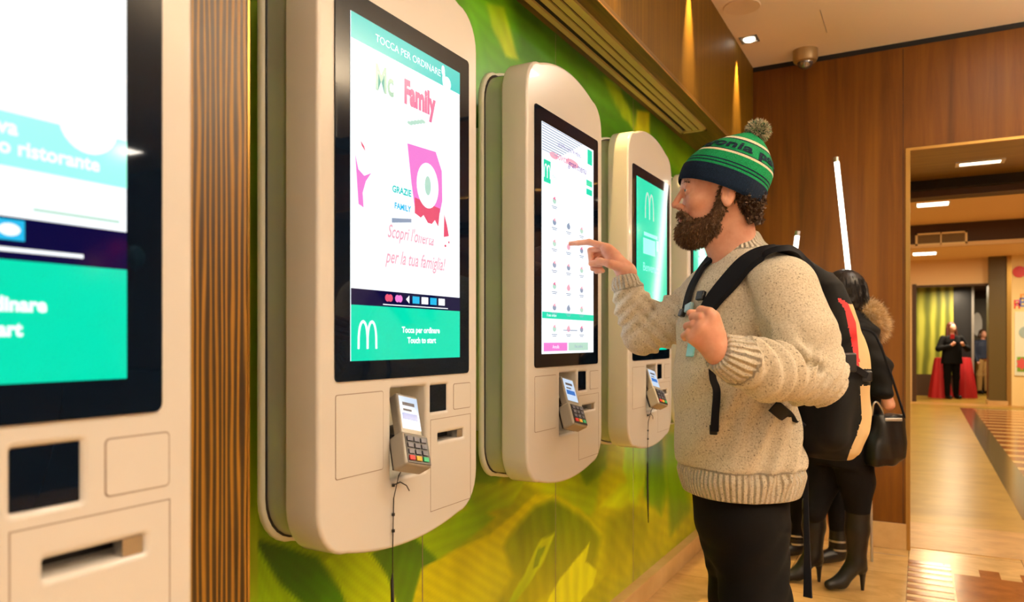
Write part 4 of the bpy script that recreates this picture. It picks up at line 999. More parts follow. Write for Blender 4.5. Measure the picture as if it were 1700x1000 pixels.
off = np.where(band, 1.0*np.abs(np.sin(AA*34)), .25*np.abs(np.sin(AA*60))) + .9*np.sin(3*AA+TT*.05)*(TT/110)
hvv = hatpt(TT, AA, off).reshape(-1, 3); ii = np.arange(NR*NA).reshape(NR, NA); jj = np.roll(ii, -1, 1)
hff = np.stack([ii[:-1], jj[:-1], jj[1:], ii[1:]], -1).reshape(-1, 4)
tm = ((T_[:-1]+T_[1:])/2); navy, grn, wht = 0, 1, 2
def stripe(t):
    for a, b, c in ((-20, 21, 0), (21, 25, 1), (25, 27.5, 0), (27.5, 31, 1), (31, 33.5, 0), (33.5, 47.5, 1), (47.5, 51.5, 2), (51.5, 53.5, 0), (53.5, 77, 1), (77, 80, 0), (80, 85, 2), (85, 200, 1)):
        if a <= t < b: return c
mi = np.repeat([stripe(t) for t in tm], NA)
kn_n = speckle(mat('hat_navy', (.01, .02, .05), .95, spec=.2), [(.3, srgb(4, 14, 30)), (.7, srgb(14, 34, 58))], 400, 2, bstr=.5, bdist=.001)
kn_g = speckle(mat('hat_green', (.01, .3, .1), .95, spec=.2), [(.3, srgb(2, 92, 52)), (.7, srgb(18, 138, 84))], 400, 2, bstr=.5, bdist=.001)
kn_w = speckle(mat('hat_white', (.7, .65, .5), .95, sheen=.3), [(.3, srgb(190, 176, 140)), (.7, srgb(232, 222, 196))], 400, 2, bstr=.5, bdist=.001)
hat = fast_obj('hat', hvv, hff, [kn_n, kn_g, kn_w], man, mi=mi)
# lettering round the hat
tv, tf = text_geo('patagonia patagonia', 27, offset=.9, spacing=1.05)
tb = bmesh.new(); bvs = [tb.verts.new((x, y, 0)) for x, y in tv]
for q in tf:
    try: tb.faces.new([bvs[i] for i in q])
    except ValueError: pass
bmesh.ops.triangulate(tb, faces=tb.faces); bmesh.ops.subdivide_edges(tb, edges=[e for e in tb.edges if e.calc_length() > 4], cuts=2, use_grid_fill=False)
bmesh.ops.triangulate(tb, faces=tb.faces); tb.verts.ensure_lookup_table(); tb.faces.ensure_lookup_table()
tx = np.array([v.co.x for v in tb.verts]); ty = np.array([v.co.y for v in tb.verts]); tri = np.array([[v.index for v in f.verts] for f in tb.faces]); tb.free()
xs = (tx-tx.min())/(tx.max()-tx.min()); 
ang = math.pi/2 + (-.5-xs*0)+0
ang = 1.80+ (0.5-xs)*5.2*-1     # letters run from the front to the back on the camera's side
tp = 64.5+ty*.78
fast_obj('lettering', hatpt(tp, ang, 1.6), tri, kn_n, hat)
# pompom
pc = V(1258, 219, HD); fd = Field(pc-.05, pc+.05, .003); fd.el(pc, (.025, .025, .023), 0); v, f = fd.nets()
s1, s2 = strands(v, f, 2300, .013, .0012, (0, 0, 0), .35), strands(v, f, 700, .012, .0012, (0, 0, 0), .35); s3 = strands(v, f, 500, .013, .0012, (0, 0, 0), .35)
v2, f2 = merge([(v, f), s1, s2, s3]); mi = np.concatenate([np.zeros(len(f)), np.full(len(s1[1]), 0), np.full(len(s2[1]), 1), np.full(len(s3[1]), 2)])
fast_obj('pompom', v2, f2, [kn_w, kn_n, kn_g], hat, mi=mi)
# ---- sweater
HS = .0065
fd = Field((.20, 1.60, .86), (1.02, 2.46, 1.64), HS)
lv = [(y, x, a, b) for y, x, a, b in ((818, 1229, .148, .160), (808, 1229, .154, .165), (796, 1228, .161, .172), (782, 1228, .166, .178), (765, 1227, .166, .178), (700, 1220, .158, .172), (620, 1215, .152, .168), (540, 1222, .150, .172), (500, 1230, .148, .172), (470, 1238, .142, .168), (440, 1243, .118, .150), (418, 1240, .085, .105))]
fd.stack([(CAM[2]+(CY-y)/595, (x-CX)/F*2.08, 2.08, a, b) for y, x, a, b in lv], .0, .28, 2.25)
fd.rc(V(1226, 412, 2.06), V(1238, 450, 2.07), .068, .085, .03)
fd.rc(V(1245, 455, 2.02), LSH, .07, .085, .04)
fd.chain([LSH, V(1329, 560, 1.855), LEL], [.086, .089, .074], .012)
LC = V(1188, 582, 1.70)
GROOVES = [([V(1232, 462, 1.925), V(1243, 510, 1.885), V(1254, 545, 1.855), V(1272, 570, 1.835)], [.010, .018, .020, .016]), ([V(1288, 574, 1.765), V(1318, 590, 1.752), V(1348, 606, 1.750), V(1366, 618, 1.76)], [.006, .010, .010, .005])]
fd.chain([LEL, V(1275, 616, 1.755), V(1222, 597, 1.715), LC], [.074, .068, .053, .046], .014)
fd.rc(V(1205, 465, 2.18), RSH, .07, .075, .05)
fd.chain([RSH, V(1120, 532, 2.285), REL], [.076, .066, .062], .04)
RC = V(1036, 456, 2.332)
fd.chain([REL, V(1052, 510, 2.325), V(1041, 478, 2.33), RC], [.060, .056, .043, .036], .02)
dl = (LC-V(1240, 602, 1.74)); dr = (RC-V(1046, 500, 2.326))
def halfcut(P, d, R):   # flat cuff end: only near the wrist
    d = d/np.linalg.norm(d)
    def fn(g):
        q = g-P; t = q@d; near = np.linalg.norm(q, axis=-1) < R
        return np.where(near & (t > 0), .5, 0.)
    fd.warp(fn, P-R, P+R)
for gp, gr in GROOVES: fd.chain(gp, gr, .018, 'sub')
halfcut(LC, dl, .085); halfcut(RC, dr, .07)
# folds: on the near forearm, the elbow, the pointing sleeve, below the arm
def fold(g, a, b, wid, amp, lam, ph=0, skew=(0, 0, 0)):
    a, b = np.array(a), np.array(b); d = b-a; Ln = np.linalg.norm(d); d = d/Ln; q = g-a; t = q@d; r = np.linalg.norm(q-t[..., None]*d, axis=-1)
    w_ = np.exp(-(r/wid)**4)*np.clip(np.minimum(t, Ln-t)/.03+.3, 0, 1)*(t > -.01)*(t < Ln+.01)
    return -amp*w_*np.sin((t+q@np.array(skew))*2*math.pi/lam+ph)
fd.warp(lambda g: fold(g, V(1215, 590, 1.72), V(1310, 618, 1.80), .10, .010, .042, 0, (.0, .2, .35))+fold(g, V(1300, 600, 1.82), V(1385, 640, 1.86), .11, .008, .055, 1, (.5, 0, -.9)))
fd.warp(lambda g: fold(g, V(1040, 470, 2.33), V(1060, 560, 2.31), .09, .007, .045, 0, (.8, 0, 0))+fold(g, V(1060, 560, 2.31), V(1150, 520, 2.27), .10, .009, .060, .6, (.3, 0, .8)))
fd.warp(lambda g: fold(g, V(1150, 520, 1.95), V(1240, 800, 1.95), .22, .006, .13, 1.0, (.7, 0, .2)))
fd.warp(lambda g: fold(g, V(1260, 640, 1.9), V(1320, 800, 1.95), .12, .009, .10, .5, (1.2, 0, .2)))
hz = .994
fd.warp(lambda g: .006*np.exp(-((g[..., 2]-(hz-.004))/.008)**2)*(g[..., 2] < 1.0))
v, f = fd.nets(); v = smooth_mesh(v, f, 2)
def cyl_attr(P, d, L0, n, v):
    d = d/np.linalg.norm(d); q = v-P; t = q@d; e1 = np.cross(d, [0, 0, 1.]); e1 /= np.linalg.norm(e1); e2 = np.cross(d, e1)
    a = np.arctan2(q@e2, q@e1)/(2*math.pi)*n; r = np.linalg.norm(q-t[:, None]*d, axis=1); return a, (t > -L0) & (t < .02) & (r < .085)
rib = np.zeros(len(v)); msk = np.zeros(len(v))
a1 = np.arctan2(v[:, 1]-2.08, v[:, 0]-(1229-CX)/F*2.08); k_ = (v[:, 2] < hz) ; rib[k_] = a1[k_]/(2*math.pi)*72; msk[k_] = 1
for P_, d_, L0, n_ in ((LC, dl, .075, 24), (RC, dr, .05, 20)):
    a_, mm = cyl_attr(P_, d_, L0, n_, v); rib[mm] = a_[mm]; msk[mm] = 1
ncz = V(1230, 418, 2.05)[2]; mm = v[:, 2] > ncz; a_ = np.arctan2(v[:, 1]-2.06, v[:, 0]-V(1228, 0, 2.06)[0]); rib[mm] = a_[mm]/(2*math.pi)*44; msk[mm] = 1
fast_obj('sweater', v, f, M['knit'], man, attrs={'rib': rib, 'ribmask': msk})
# ---- trousers and shoes
fd = Field((.36, 1.78, .05), (1.02, 2.40, 1.08), .009)
fd.stack([(CAM[2]+(CY-y)/595, (x-CX)/F*2.08, 2.08, a, b) for y, x, a, b in ((945, 1238, .085, .105), (905, 1234, .108, .120), (870, 1229, .124, .128), (815, 1229, .133, .128), (750, 1228, .13, .13))], .0, .28)
fd.chain([LH, V(1254, 1000, 2.01), LK, LA], [.092, .084, .070, .062], .045); fd.chain([RH_, V(1230, 1000, 2.17), RK, RA], [.092, .082, .068, .060], .045)
fd.warp(lambda g: fold(g, LH, LK, .15, .004, .09, 0, (.9, .3, 0))+fold(g, LK, LA, .12, .005, .07, 0, (.6, .3, 0)))
v, f = fd.nets(); fast_obj('trousers', smooth_mesh(v, f, 1), f, M['denim'], man)
for A in (LA, RA):
    fd = Field((A[0]-.27, A[1]-.08, -.005), (A[0]+.10, A[1]+.08, .16), .006)
    fd.rc((A[0]+.02, A[1], .05), (A[0]-.17, A[1], .04), .045, .040, .02).rc((A[0], A[1], .05), (A[0], A[1], .12), .045, .045, .02)
    fd.cut((0, 0, .004), (0, 0, -1)); v, f = fd.nets(); fast_obj('shoe', v, f, M['leather'], man)

# ---- backpack (worn: it is his but would come off, so a thing of its own)
bp = thing('backpack', 'black backpack with red and cream side panels worn by the man in the knit sweater', 'backpack', tuple(WP(1375, 740, 2.12)))
fd = Field((.66, 1.88, 1.0), (1.12, 2.38, 1.62), .005)
lv = [(y, x, a, b) for y, x, a, b in ((757, 1362, .060, .10), (745, 1360, .086, .12), (715, 1364, .095, .13), (680, 1367, .101, .135), (620, 1369, .090, .14), (560, 1362, .079, .135), (510, 1354, .066, .12), (475, 1346, .050, .11), (455, 1343, .035, .08))]
fd.stack([(CAM[2]+(CY-y)/584, (x-CX)/F*2.12, 2.12, a, b) for y, x, a, b in lv], 0, .28, 2.4)
fd.rc(V(1335, 440, 2.02), V(1350, 452, 2.06), .020, .020, .02).rc(V(1352, 462, 2.05), V(1370, 500, 2.08), .024, .024, .02)
fd.rc(V(1385, 640, 2.0), V(1384, 725, 2.0), .030, .036, .03)
fd.warp(lambda g: fold(g, V(1320, 600, 2.0), V(1400, 760, 2.0), .3, .004, .07, 0, (0, 0, .6)))
v, f = fd.nets(); v = smooth_mesh(v, f, 1)
vx = CX+F*v[:, 0]/v[:, 1]; vy = CY-F*(v[:, 2]-CAM[2])/v[:, 1]
CUR = [([494, 516, 560, 600, 614], [1389, 1403, 1412, 1419, 1426]), ([494, 504, 536, 580, 614, 644, 696, 726, 746, 770], [1394, 1408, 1421, 1425, 1427, 1428, 1431, 1421, 1412, 1404])]
for cy_, cx_ in CUR:
    tg = np.interp(vy, cy_, cx_); k_ = (np.abs(vx-tg) < 1.3) & (vy > 490); v[k_, 0] += ((tg-vx)*v[:, 1]/F)[k_]; vx = CX+F*v[:, 0]/v[:, 1]
fc = v[f].mean(1); d_ = fc[:, 1]; fx = CX+F*fc[:, 0]/d_; fy = CY-F*(fc[:, 2]-CAM[2])/d_
red = (fy > 494) & (fy < 614) & (fx > np.interp(fy, [494, 516, 560, 600, 614], [1389, 1403, 1412, 1419, 1426])) & (fx < np.interp(fy, [494, 504, 536, 580, 614], [1394, 1408, 1421, 1425, 1427]))
crm = ~red & (fy > 505) & (fx > np.interp(fy, [504, 536, 580, 614, 644, 696, 726, 746, 770], [1408, 1421, 1425, 1427, 1428, 1431, 1421, 1412, 1404]))
crm &= ~((fy > 612) & (fy < 640))
for nm, k, mm in (('pack_body', ~(red | crm), 'blackcloth'), ('red_panel', red, 'redcloth'), ('cream_panel', crm, 'cream')):
    if k.any():
        sv_, sf_, _ = submesh(v, f, k); fast_obj(nm, sv_, sf_, M[mm], bp)
bp.children[-1]['label'] = 'cream fabric edge panel'
from mathutils.bvhtree import BVHTree
sw = bpy.data.objects['sweater']
swv = [p.co.copy() for p in sw.data.vertices]; swb = BVHTree.FromPolygons(swv, [tuple(p.vertices) for p in sw.data.polygons])
def hit(px, py, off=.006, tree=None):
    o = Vector(CAM); d = (WP(px, py, 1.0)-o).normalized(); p, n, i, t = (tree or swb).ray_cast(o, d)
    if p is None: return None, None
    return p+n*off, n
def spline(pts, n=8):
    out = []
    for i in range(len(pts)-1):
        p0, p1, p2, p3 = pts[max(i-1, 0)], pts[i], pts[i+1], pts[min(i+2, len(pts)-1)]
        for k in range(n):
            t = k/n; out.append(.5*((2*p1)+(p2-p0)*t+(2*p0-5*p1+4*p2-p3)*t*t+(3*p1-p0-3*p2+p3)*t**3))
    return out+[pts[-1]]
def ribbon(name, pn, wid, th, m, par):
    P = spline([p for p, n in pn]); Nn = spline([n for p, n in pn]); k = len(P); W_ = wid if isinstance(wid, list) else [wid]*len(pn)
    Wd = np.interp(np.linspace(0, len(pn)-1, k), range(len(pn)), W_); mb = MB(); vv_ = []; ff2 = []
    for i in range(k):
        t = (P[min(i+1, k-1)]-P[max(i-1, 0)]).normalized(); n = (Nn[i]-t*Nn[i].dot(t)).normalized(); s = t.cross(n)
        w2 = Wd[i]/2; vv_ += [P[i]-s*w2-n*th*.2, P[i]-s*w2*.85+n*th, P[i]+s*w2*.85+n*th, P[i]+s*w2-n*th*.2]
    for i in range(k-1):
        for q in range(4): ff2.append((i*4+q, i*4+(q+1) % 4, i*4+4+(q+1) % 4, i*4+4+q))
    ff2 += [(0, 1, 2, 3), tuple(range(4*k-1, 4*k-5, -1))]
    mb.add(vv_, ff2); o = mb.build(name, m, par, smooth=True); return o
def hits(L_, off=.008):
    r = []
    for x, y in L_:
        p, n = hit(x, y, off)
        if p is not None: r.append((p, n))
    return r
up = Vector((0, 0, 1))
hp = hits([(1296, 424), (1266, 426), (1240, 441), (1214, 468), (1192, 494), (1176, 516), (1164, 536)], .006)
hp[0] = (hp[0][0]+up*.008, (hp[0][1]+up).normalized())
hp = [(WP(1352, 500, 2.03), Vector((.8, .3, .5))), (WP(1342, 452, 1.99), Vector((.6, .2, .8))), (WP(1320, 428, 1.955), Vector((.3, 0, 1)))]+hp
ribbon('shoulder_strap', hp, [.05, .052, .054, .056, .056, .056, .054, .05, .042, .034], .012, M['strap'], bp)
def toward(pn, k=.0):
    o = Vector(CAM); return [(p+(o-p).normalized()*k, (o-p).normalized()) for p, n in pn]
lw = toward(hits([(1184, 628), (1191, 650), (1189, 690), (1187, 716)], .004), .016); lw = [(lw[0][0]+Vector((0, -.012, .045)), lw[0][1])]+lw
ribbon('loose_webbing', lw, [.018, .018, .02, .02, .022], .003, M['strap'], bp)
fs = hits([(1186, 428), (1172, 444), (1161, 462), (1152, 480), (1146, 500), (1142, 522)], .006)
ribbon('shoulder_strap', fs, .030, .008, M['strap'], bp)
ls = toward(hits([(1284, 674), (1300, 688)], .004), .02)+[(WP(1316, 700, 1.99), Vector((-.2, -1, 0))), (WP(1330, 712, 2.0), Vector((-.2, -1, 0)))]
ribbon('lower_strap', ls, .036, .004, M['strap'], bp)
def hard(name, px, py, w, h, d, m, off=.016, rot=0, parent=bp, depth=None):
    p, n = hit(px, py, off)
    q = n.to_track_quat('Z', 'Y'); mb = MB().box((-w/2, -h/2, -d/2), (w/2, h/2, d/2)); R = q.to_matrix() @ Matrix.Rotation(rot, 3, 'Z')
    mb.v = [tuple(p+R @ Vector(x)) for x in mb.v]; return mb.build(name, m, parent, bevel=.003, smooth=True)
M['bluewhite'] = mat('pale_blue_plastic', srgb(150, 190, 200), .25, coat=.3)
hard('chest_buckle', 1152, 514, .030, .024, .012, M['bluewhite'], rot=.3)
hard('strap_adjuster', 1170, 494, .028, .026, .012, M['black'], .014)
hard('strap_adjuster', 1140, 523, .022, .022, .014, M['black'], .014)
hard('plastic_tag', 1153, 582, .034, .040, .005, mat('pale_teal_tag', srgb(130, 210, 215), .2, coat=.4), .012)
hard('webbing_tip', 1187, 712, .020, .026, .008, M['black'], .014)
# hanging loose strap under the pack, side buckle, cream piping dots left out
ribbon('hanging_strap', [(WP(1338, 752, 2.07), Vector((0, -1, 0))), (WP(1338, 830, 2.08), Vector((0, -1, 0))), (WP(1340, 920, 2.08), Vector((0, -1, 0))), (WP(1341, 992, 2.08), Vector((-.2, -1, 0)))], [.012, .014, .018, .026], .004, M['strap'], bp)
def blk(name, px, py, d, w, h, t_, m, par):
    p = WP(px, py, d); r = Vector((C_, S_, 0)); c = Vector((-S_, C_, 0)); mb = MB().box((-w/2, -t_/2, -h/2), (w/2, t_/2, h/2)); mb.v = [tuple(p+r*x+c*y+up*z) for x, y, z in mb.v]; return mb.build(name, m, par, bevel=min(w, h, t_)*.25)
blk('side_buckle', 1437, 625, 1.99, .03, .03, .02, M['black'], bp); blk('side_buckle', 1409, 602, 1.94, .035, .05, .02, M['black'], bp)
ribbon('compression_strap', [(WP(1395, 600, 1.945), Vector((0, -1, 0))), (WP(1420, 612, 1.955), Vector((.2, -1, 0))), (WP(1442, 626, 1.99), Vector((.6, -1, 0)))], .018, .004, M['strap'], bp)

# ================================================================== the two women by the back wall
def skinfield(lo, hi, h): return Field(lo, hi, h)
wm = thing('person', 'woman in black jacket with fur hood and high heeled boots, seen behind the backpack', 'person', tuple(WP(1385, 975, 4.05)[:2])+(0,))
D1 = 4.05; W1 = lambda x, y, dd=0: V(x, y, D1+dd)
# body (skin): head, neck, hands
fd = Field(W1(1330, 520)-np.array([0, .25, 0]), W1(1480, 440)+np.array([0, .25, .02]), .006)
fd.el(W1(1397, 485), (.080, .072, .105), 0).el(W1(1385, 500), (.06, .055, .07), .02).rc(W1(1400, 500), W1(1408, 535), .05, .055, .02)
fd.rc(W1(1374, 492), W1(1368, 500), .008, .010, .01)
v1, f1_ = fd.nets()
fd = Field(W1(1300, 800)-np.array([0, .3, 0]), W1(1510, 540)+np.array([0, .3, 0]), .009)
fd.rc(W1(1408, 540), W1(1400, 700), .09, .11, .05).rc(W1(1400, 700, -.09), W1(1420, 800, -.09), .08, .06).rc(W1(1400, 700, .09), W1(1372, 800, .09), .08, .06)
fd.chain([W1(1424, 556, -.17), W1(1462, 620, -.19), W1(1468, 648, -.22), W1(1476, 672, -.22)], [.045, .035, .026, .03], .01)
v2, f2 = fd.nets(); v, f = merge([(v1, f1_), (v2, f2)]); fast_obj('body', v, f, M['skin'], wm)
fd = Field(W1(1340, 580)-np.array([0, .22, 0]), W1(1470, 436)+np.array([0, .22, .02]), .006)
fd.el(W1(1402, 480), (.108, .10, .108), 0).el(W1(1412, 502), (.085, .095, .10), .03).rc(W1(1398, 505, -.05), W1(1388, 560, -.05), .05, .035, .02)
v, f = fd.nets(); s_ = strands(v, f, 5000, .03, .0009, (.0, 0, -2.2), .08); v, f = merge([(v, f), s_]); fast_obj('hair', v, f, M['bhair'], wm)
# fur hood
fd = Field(W1(1400, 580)-np.array([0, .3, 0]), W1(1490, 480)+np.array([0, .3, 0]), .008)
fd.el(W1(1441, 536), (.062, .12, .085), 0).el(W1(1432, 518), (.055, .12, .05), .02).el(W1(1450, 545), (.045, .10, .06), .02)
v, f = fd.nets(); a_, b_ = strands(v, f, 5000, .038, .0011, (.1, 0, -.2), .5), strands(v, f, 3000, .045, .0009, (.1, 0, -.1), .5)
v2, f2 = merge([(v, f), a_, b_]); fast_obj('fur_hood', v2, f2, [M['fur'], M['furlight']], wm, mi=np.concatenate([np.zeros(len(f)+len(a_[1])), np.ones(len(b_[1]))]))
# jacket
fd = Field(W1(1320, 740)-np.array([0, .36, 0]), W1(1510, 500)+np.array([0, .36, 0]), .009)
K1 = 1237/D1
fd.stack([(CAM[2]+(CY-y)/K1, (x-CX)/F*D1, D1, a, b) for y, x, a, b in ((725, 1402, .155, .19), (700, 1404, .16, .20), (640, 1408, .14, .19), (580, 1408, .135, .20), (548, 1410, .12, .20), (528, 1410, .08, .13), (515, 1408, .06, .08))], 0, .1, 2.2)
fd.chain([W1(1420, 552, -.17), W1(1458, 612, -.20), W1(1466, 650, -.23)], [.072, .062, .048], .03)
fd.chain([W1(1412, 552, .17), W1(1400, 620, .22), W1(1370, 640, .20)], [.072, .06, .045], .03)
fd.warp(lambda g: .004*np.sin(g[..., 2]*75+g[..., 0]*20)+.003*np.sin(g[..., 2]*31+g[..., 0]*60))
v, f = fd.nets(); fast_obj('jacket', smooth_mesh(v, f, 1), f, M['blackcloth'], wm)
# trousers and boots
fd = Field(W1(1290, 880)-np.array([0, .3, 0]), W1(1490, 690)+np.array([0, .3, 0]), .009)
fd.stack([(CAM[2]+(CY-y)/K1, (x-CX)/F*D1, D1, a, b) for y, x, a, b in ((770, 1396, .135, .17), (700, 1402, .14, .17))], 0, .1)
fd.chain([W1(1412, 745, -.08), W1(1422, 800, -.08), W1(1424, 850, -.06)], [.11, .088, .062], .03).chain([W1(1375, 745, .08), W1(1366, 800, .07), W1(1352, 850, .02)], [.11, .085, .062], .03)
v, f = fd.nets(); fast_obj('trousers', v, f, M['denim'], wm)
def boot(kx, ky, ax, hx, fz, dd, sh, par):
    """knee (kx,ky), ankle x ax, heel x hx (pixels); ground contact z fz; depth shift"""
    A = W1(ax, 0, dd); A[2] = fz+.155; Kn = W1(kx, ky, dd); A[0] = (ax-CX)/F*(D1+dd)
    fd = Field((A[0]-.24, A[1]-.10, fz-.01), (A[0]+.20, A[1]+.10, Kn[2]+.06), .005)
    mid = Kn*.55+A*.45; fd.chain([Kn, mid, A], [.064, .060, .046], .02)
    toe = A+np.array([-.150, -.01, -.122]); ball_ = A+np.array([-.085, -.005, -.105]); hl = A+np.array([.020, 0, -.035])
    fd.chain([A, ball_, toe], [.046, .036, .026], .02).rc(A, hl, .046, .036, .015)
    fd.cut((0, 0, fz+.003), (0, 0, -1)); fd.cut(Kn+np.array([0, 0, .02]), (0, 0, 1))
    v, f = fd.nets(); o = fast_obj('boot', v, f, M['leather'], par)
    mb = MB(); P = lambda p: Vector(toworld(np.array(p)).tolist())
    mb.tube([P(hl+np.array([.005, 0, 0])), P(hl+np.array([.012, 0, -.05])), P((hl[0]+.012, hl[1], fz))], [.028, .014, .008], 12); mb.build('heel', M['leather'], o, smooth=True)
    mb = MB(); a2 = [P((toe[0]-.024, toe[1]-.02, fz)), ]; 
    return o
boot(1424, 836, 1422, 1432, 0, -.06, 0, wm); boot(1352, 836, 1350, 1362, 0, .08, 0, wm)
# handbag on its strap
hb = thing('handbag', 'black leather handbag hanging from the shoulder of the woman with the fur hood', 'handbag', tuple(WP(1470, 770, 3.86)))
DB = 3.86; B1 = lambda x, y, dd=0: V(x, y, DB+dd)
fd = Field(B1(1400, 800)-np.array([0, .16, 0]), B1(1530, 660)+np.array([0, .16, 0]), .006)
KB = 1237/DB
fd.stack([(CAM[2]+(CY-y)/KB, (x-CX)/F*DB, DB, a, b) for y, x, a, b in ((772, 1462, .082, .05), (760, 1468, .108, .06), (735, 1472, .108, .062), (700, 1475, .094, .05), (688, 1475, .090, .035))], 0, .35, 3.2)
fd.warp(lambda g: .0025*np.sin(g[..., 0]*70+g[..., 2]*18))
v, f = fd.nets(); fast_obj('bag_body', v, f, M['leather'], hb)
def pipe(name, pts, r, m, par, n=8): return MB().tube(spline([Vector(p) for p in pts], 6), r, n).build(name, m, par, smooth=True)
pipe('shoulder_strap', [WP(1424, 545, 3.78), WP(1448, 552, 3.765), WP(1462, 575, 3.75), WP(1480, 625, 3.78), WP(1494, 668, 3.83), WP(1502, 694, 3.86)], .006, M['strap'], hb)
pipe('handle', [WP(1448, 690, 3.84), WP(1450, 672, 3.83), WP(1456, 668, 3.83), WP(1464, 680, 3.83), WP(1466, 690, 3.84)], .005, M['steel'], hb)
blk('clasp', 1483, 697, 3.80, .09, .016, .012, M['steel'], hb); blk('tag', 1494, 735, 3.80, .012, .10, .006, M['cream'], hb) if False else None
# second woman, mostly hidden
D2 = 4.5; K2 = F/D2; W2 = lambda x, y, dd=0: V(x, y, D2+dd)
w2 = thing('person', 'person in black trousers and studded ankle boots almost hidden behind the woman with fur hood', 'person', tuple(WP(1360, 930, D2)[:2])+(0,))
fd = Field(W2(1290, 930)-np.array([0, .28, .0]), W2(1440, 480)+np.array([0, .28, 0]), .012)
fd.el(W2(1352, 510), (.08, .075, .10), 0).rc(W2(1354, 525), W2(1356, 560), .05, .06, .02).rc(W2(1357, 580), W2(1358, 690), .10, .11, .05)
fd.rc(W2(1360, 700), W2(1388, 880), .08, .04).rc(W2(1352, 700, .05), W2(1322, 880, .1), .08, .04)
v, f = fd.nets(); fast_obj('body', v, f, M['skin'], w2)
fd = Field(W2(1300, 580)-np.array([0, .2, .0]), W2(1410, 470)+np.array([0, .2, 0]), .009); fd.el(W2(1355, 508), (.095, .09, .10), 0).rc(W2(1362, 515), W2(1366, 560), .07, .06, .02)
v, f = fd.nets(); fast_obj('hair', v, f, M['hair'], w2)
fd = Field(W2(1280, 760)-np.array([0, .32, .0]), W2(1440, 520)+np.array([0, .32, 0]), .011)
fd.stack([(CAM[2]+(CY-y)/K2, (x-CX)/F*D2, D2, a, b) for y, x, a, b in ((720, 1362, .15, .19), (640, 1360, .14, .18), (570, 1360, .13, .19), (550, 1358, .09, .12))], 0)
for s in (-1, 1): fd.chain([W2(1360, 575, .17*s), W2(1366, 640, .2*s), W2(1356, 700, .2*s)], [.065, .055, .04], .03)
v, f = fd.nets(); fast_obj('coat', v, f, M['blackcloth'], w2)
fd = Field(W2(1290, 920)-np.array([0, .32, .0]), W2(1440, 690)+np.array([0, .32, 0]), .009)
fd.rc(W2(1366, 710, -.06), W2(1390, 800, -.04), .10, .072, .03).rc(W2(1390, 800, -.04), W2(1392, 890, -.03), .072, .048).rc(W2(1352, 710, .08), W2(1322, 892, .1), .10, .055, .03)
v, f = fd.nets(); fast_obj('trousers', v, f, M['denim'], w2)
for ax, dd, gz_ in ((1392, -.03, 0.), (1322, .10, 0.)):
    A = W2(ax, 0, dd); A[2] = .11; fd = Field((A[0]-.2, A[1]-.09, -.01), (A[0]+.12, A[1]+.09, .26), .006)
    fd.rc(A, A+np.array([0, 0, .10]), .055, .052, .01).rc(A+np.array([0, 0, -.05]), A+np.array([-.11, -.02, -.07]), .048, .036, .02).cut((0, 0, .003), (0, 0, -1))
    v, f = fd.nets(); o = fast_obj('ankle_boot', v, f, M['leather'], w2)
    mb = MB(); cc = Vector(toworld(A).tolist())
    for z in (.09, .14): mb.lathe([(.052, z-.006), (.0575, z-.005), (.0575, z+.005), (.052, z+.006)], (cc.x, cc.y, 0), 20)
    mb.build('stud_strap', M['steel'], o)

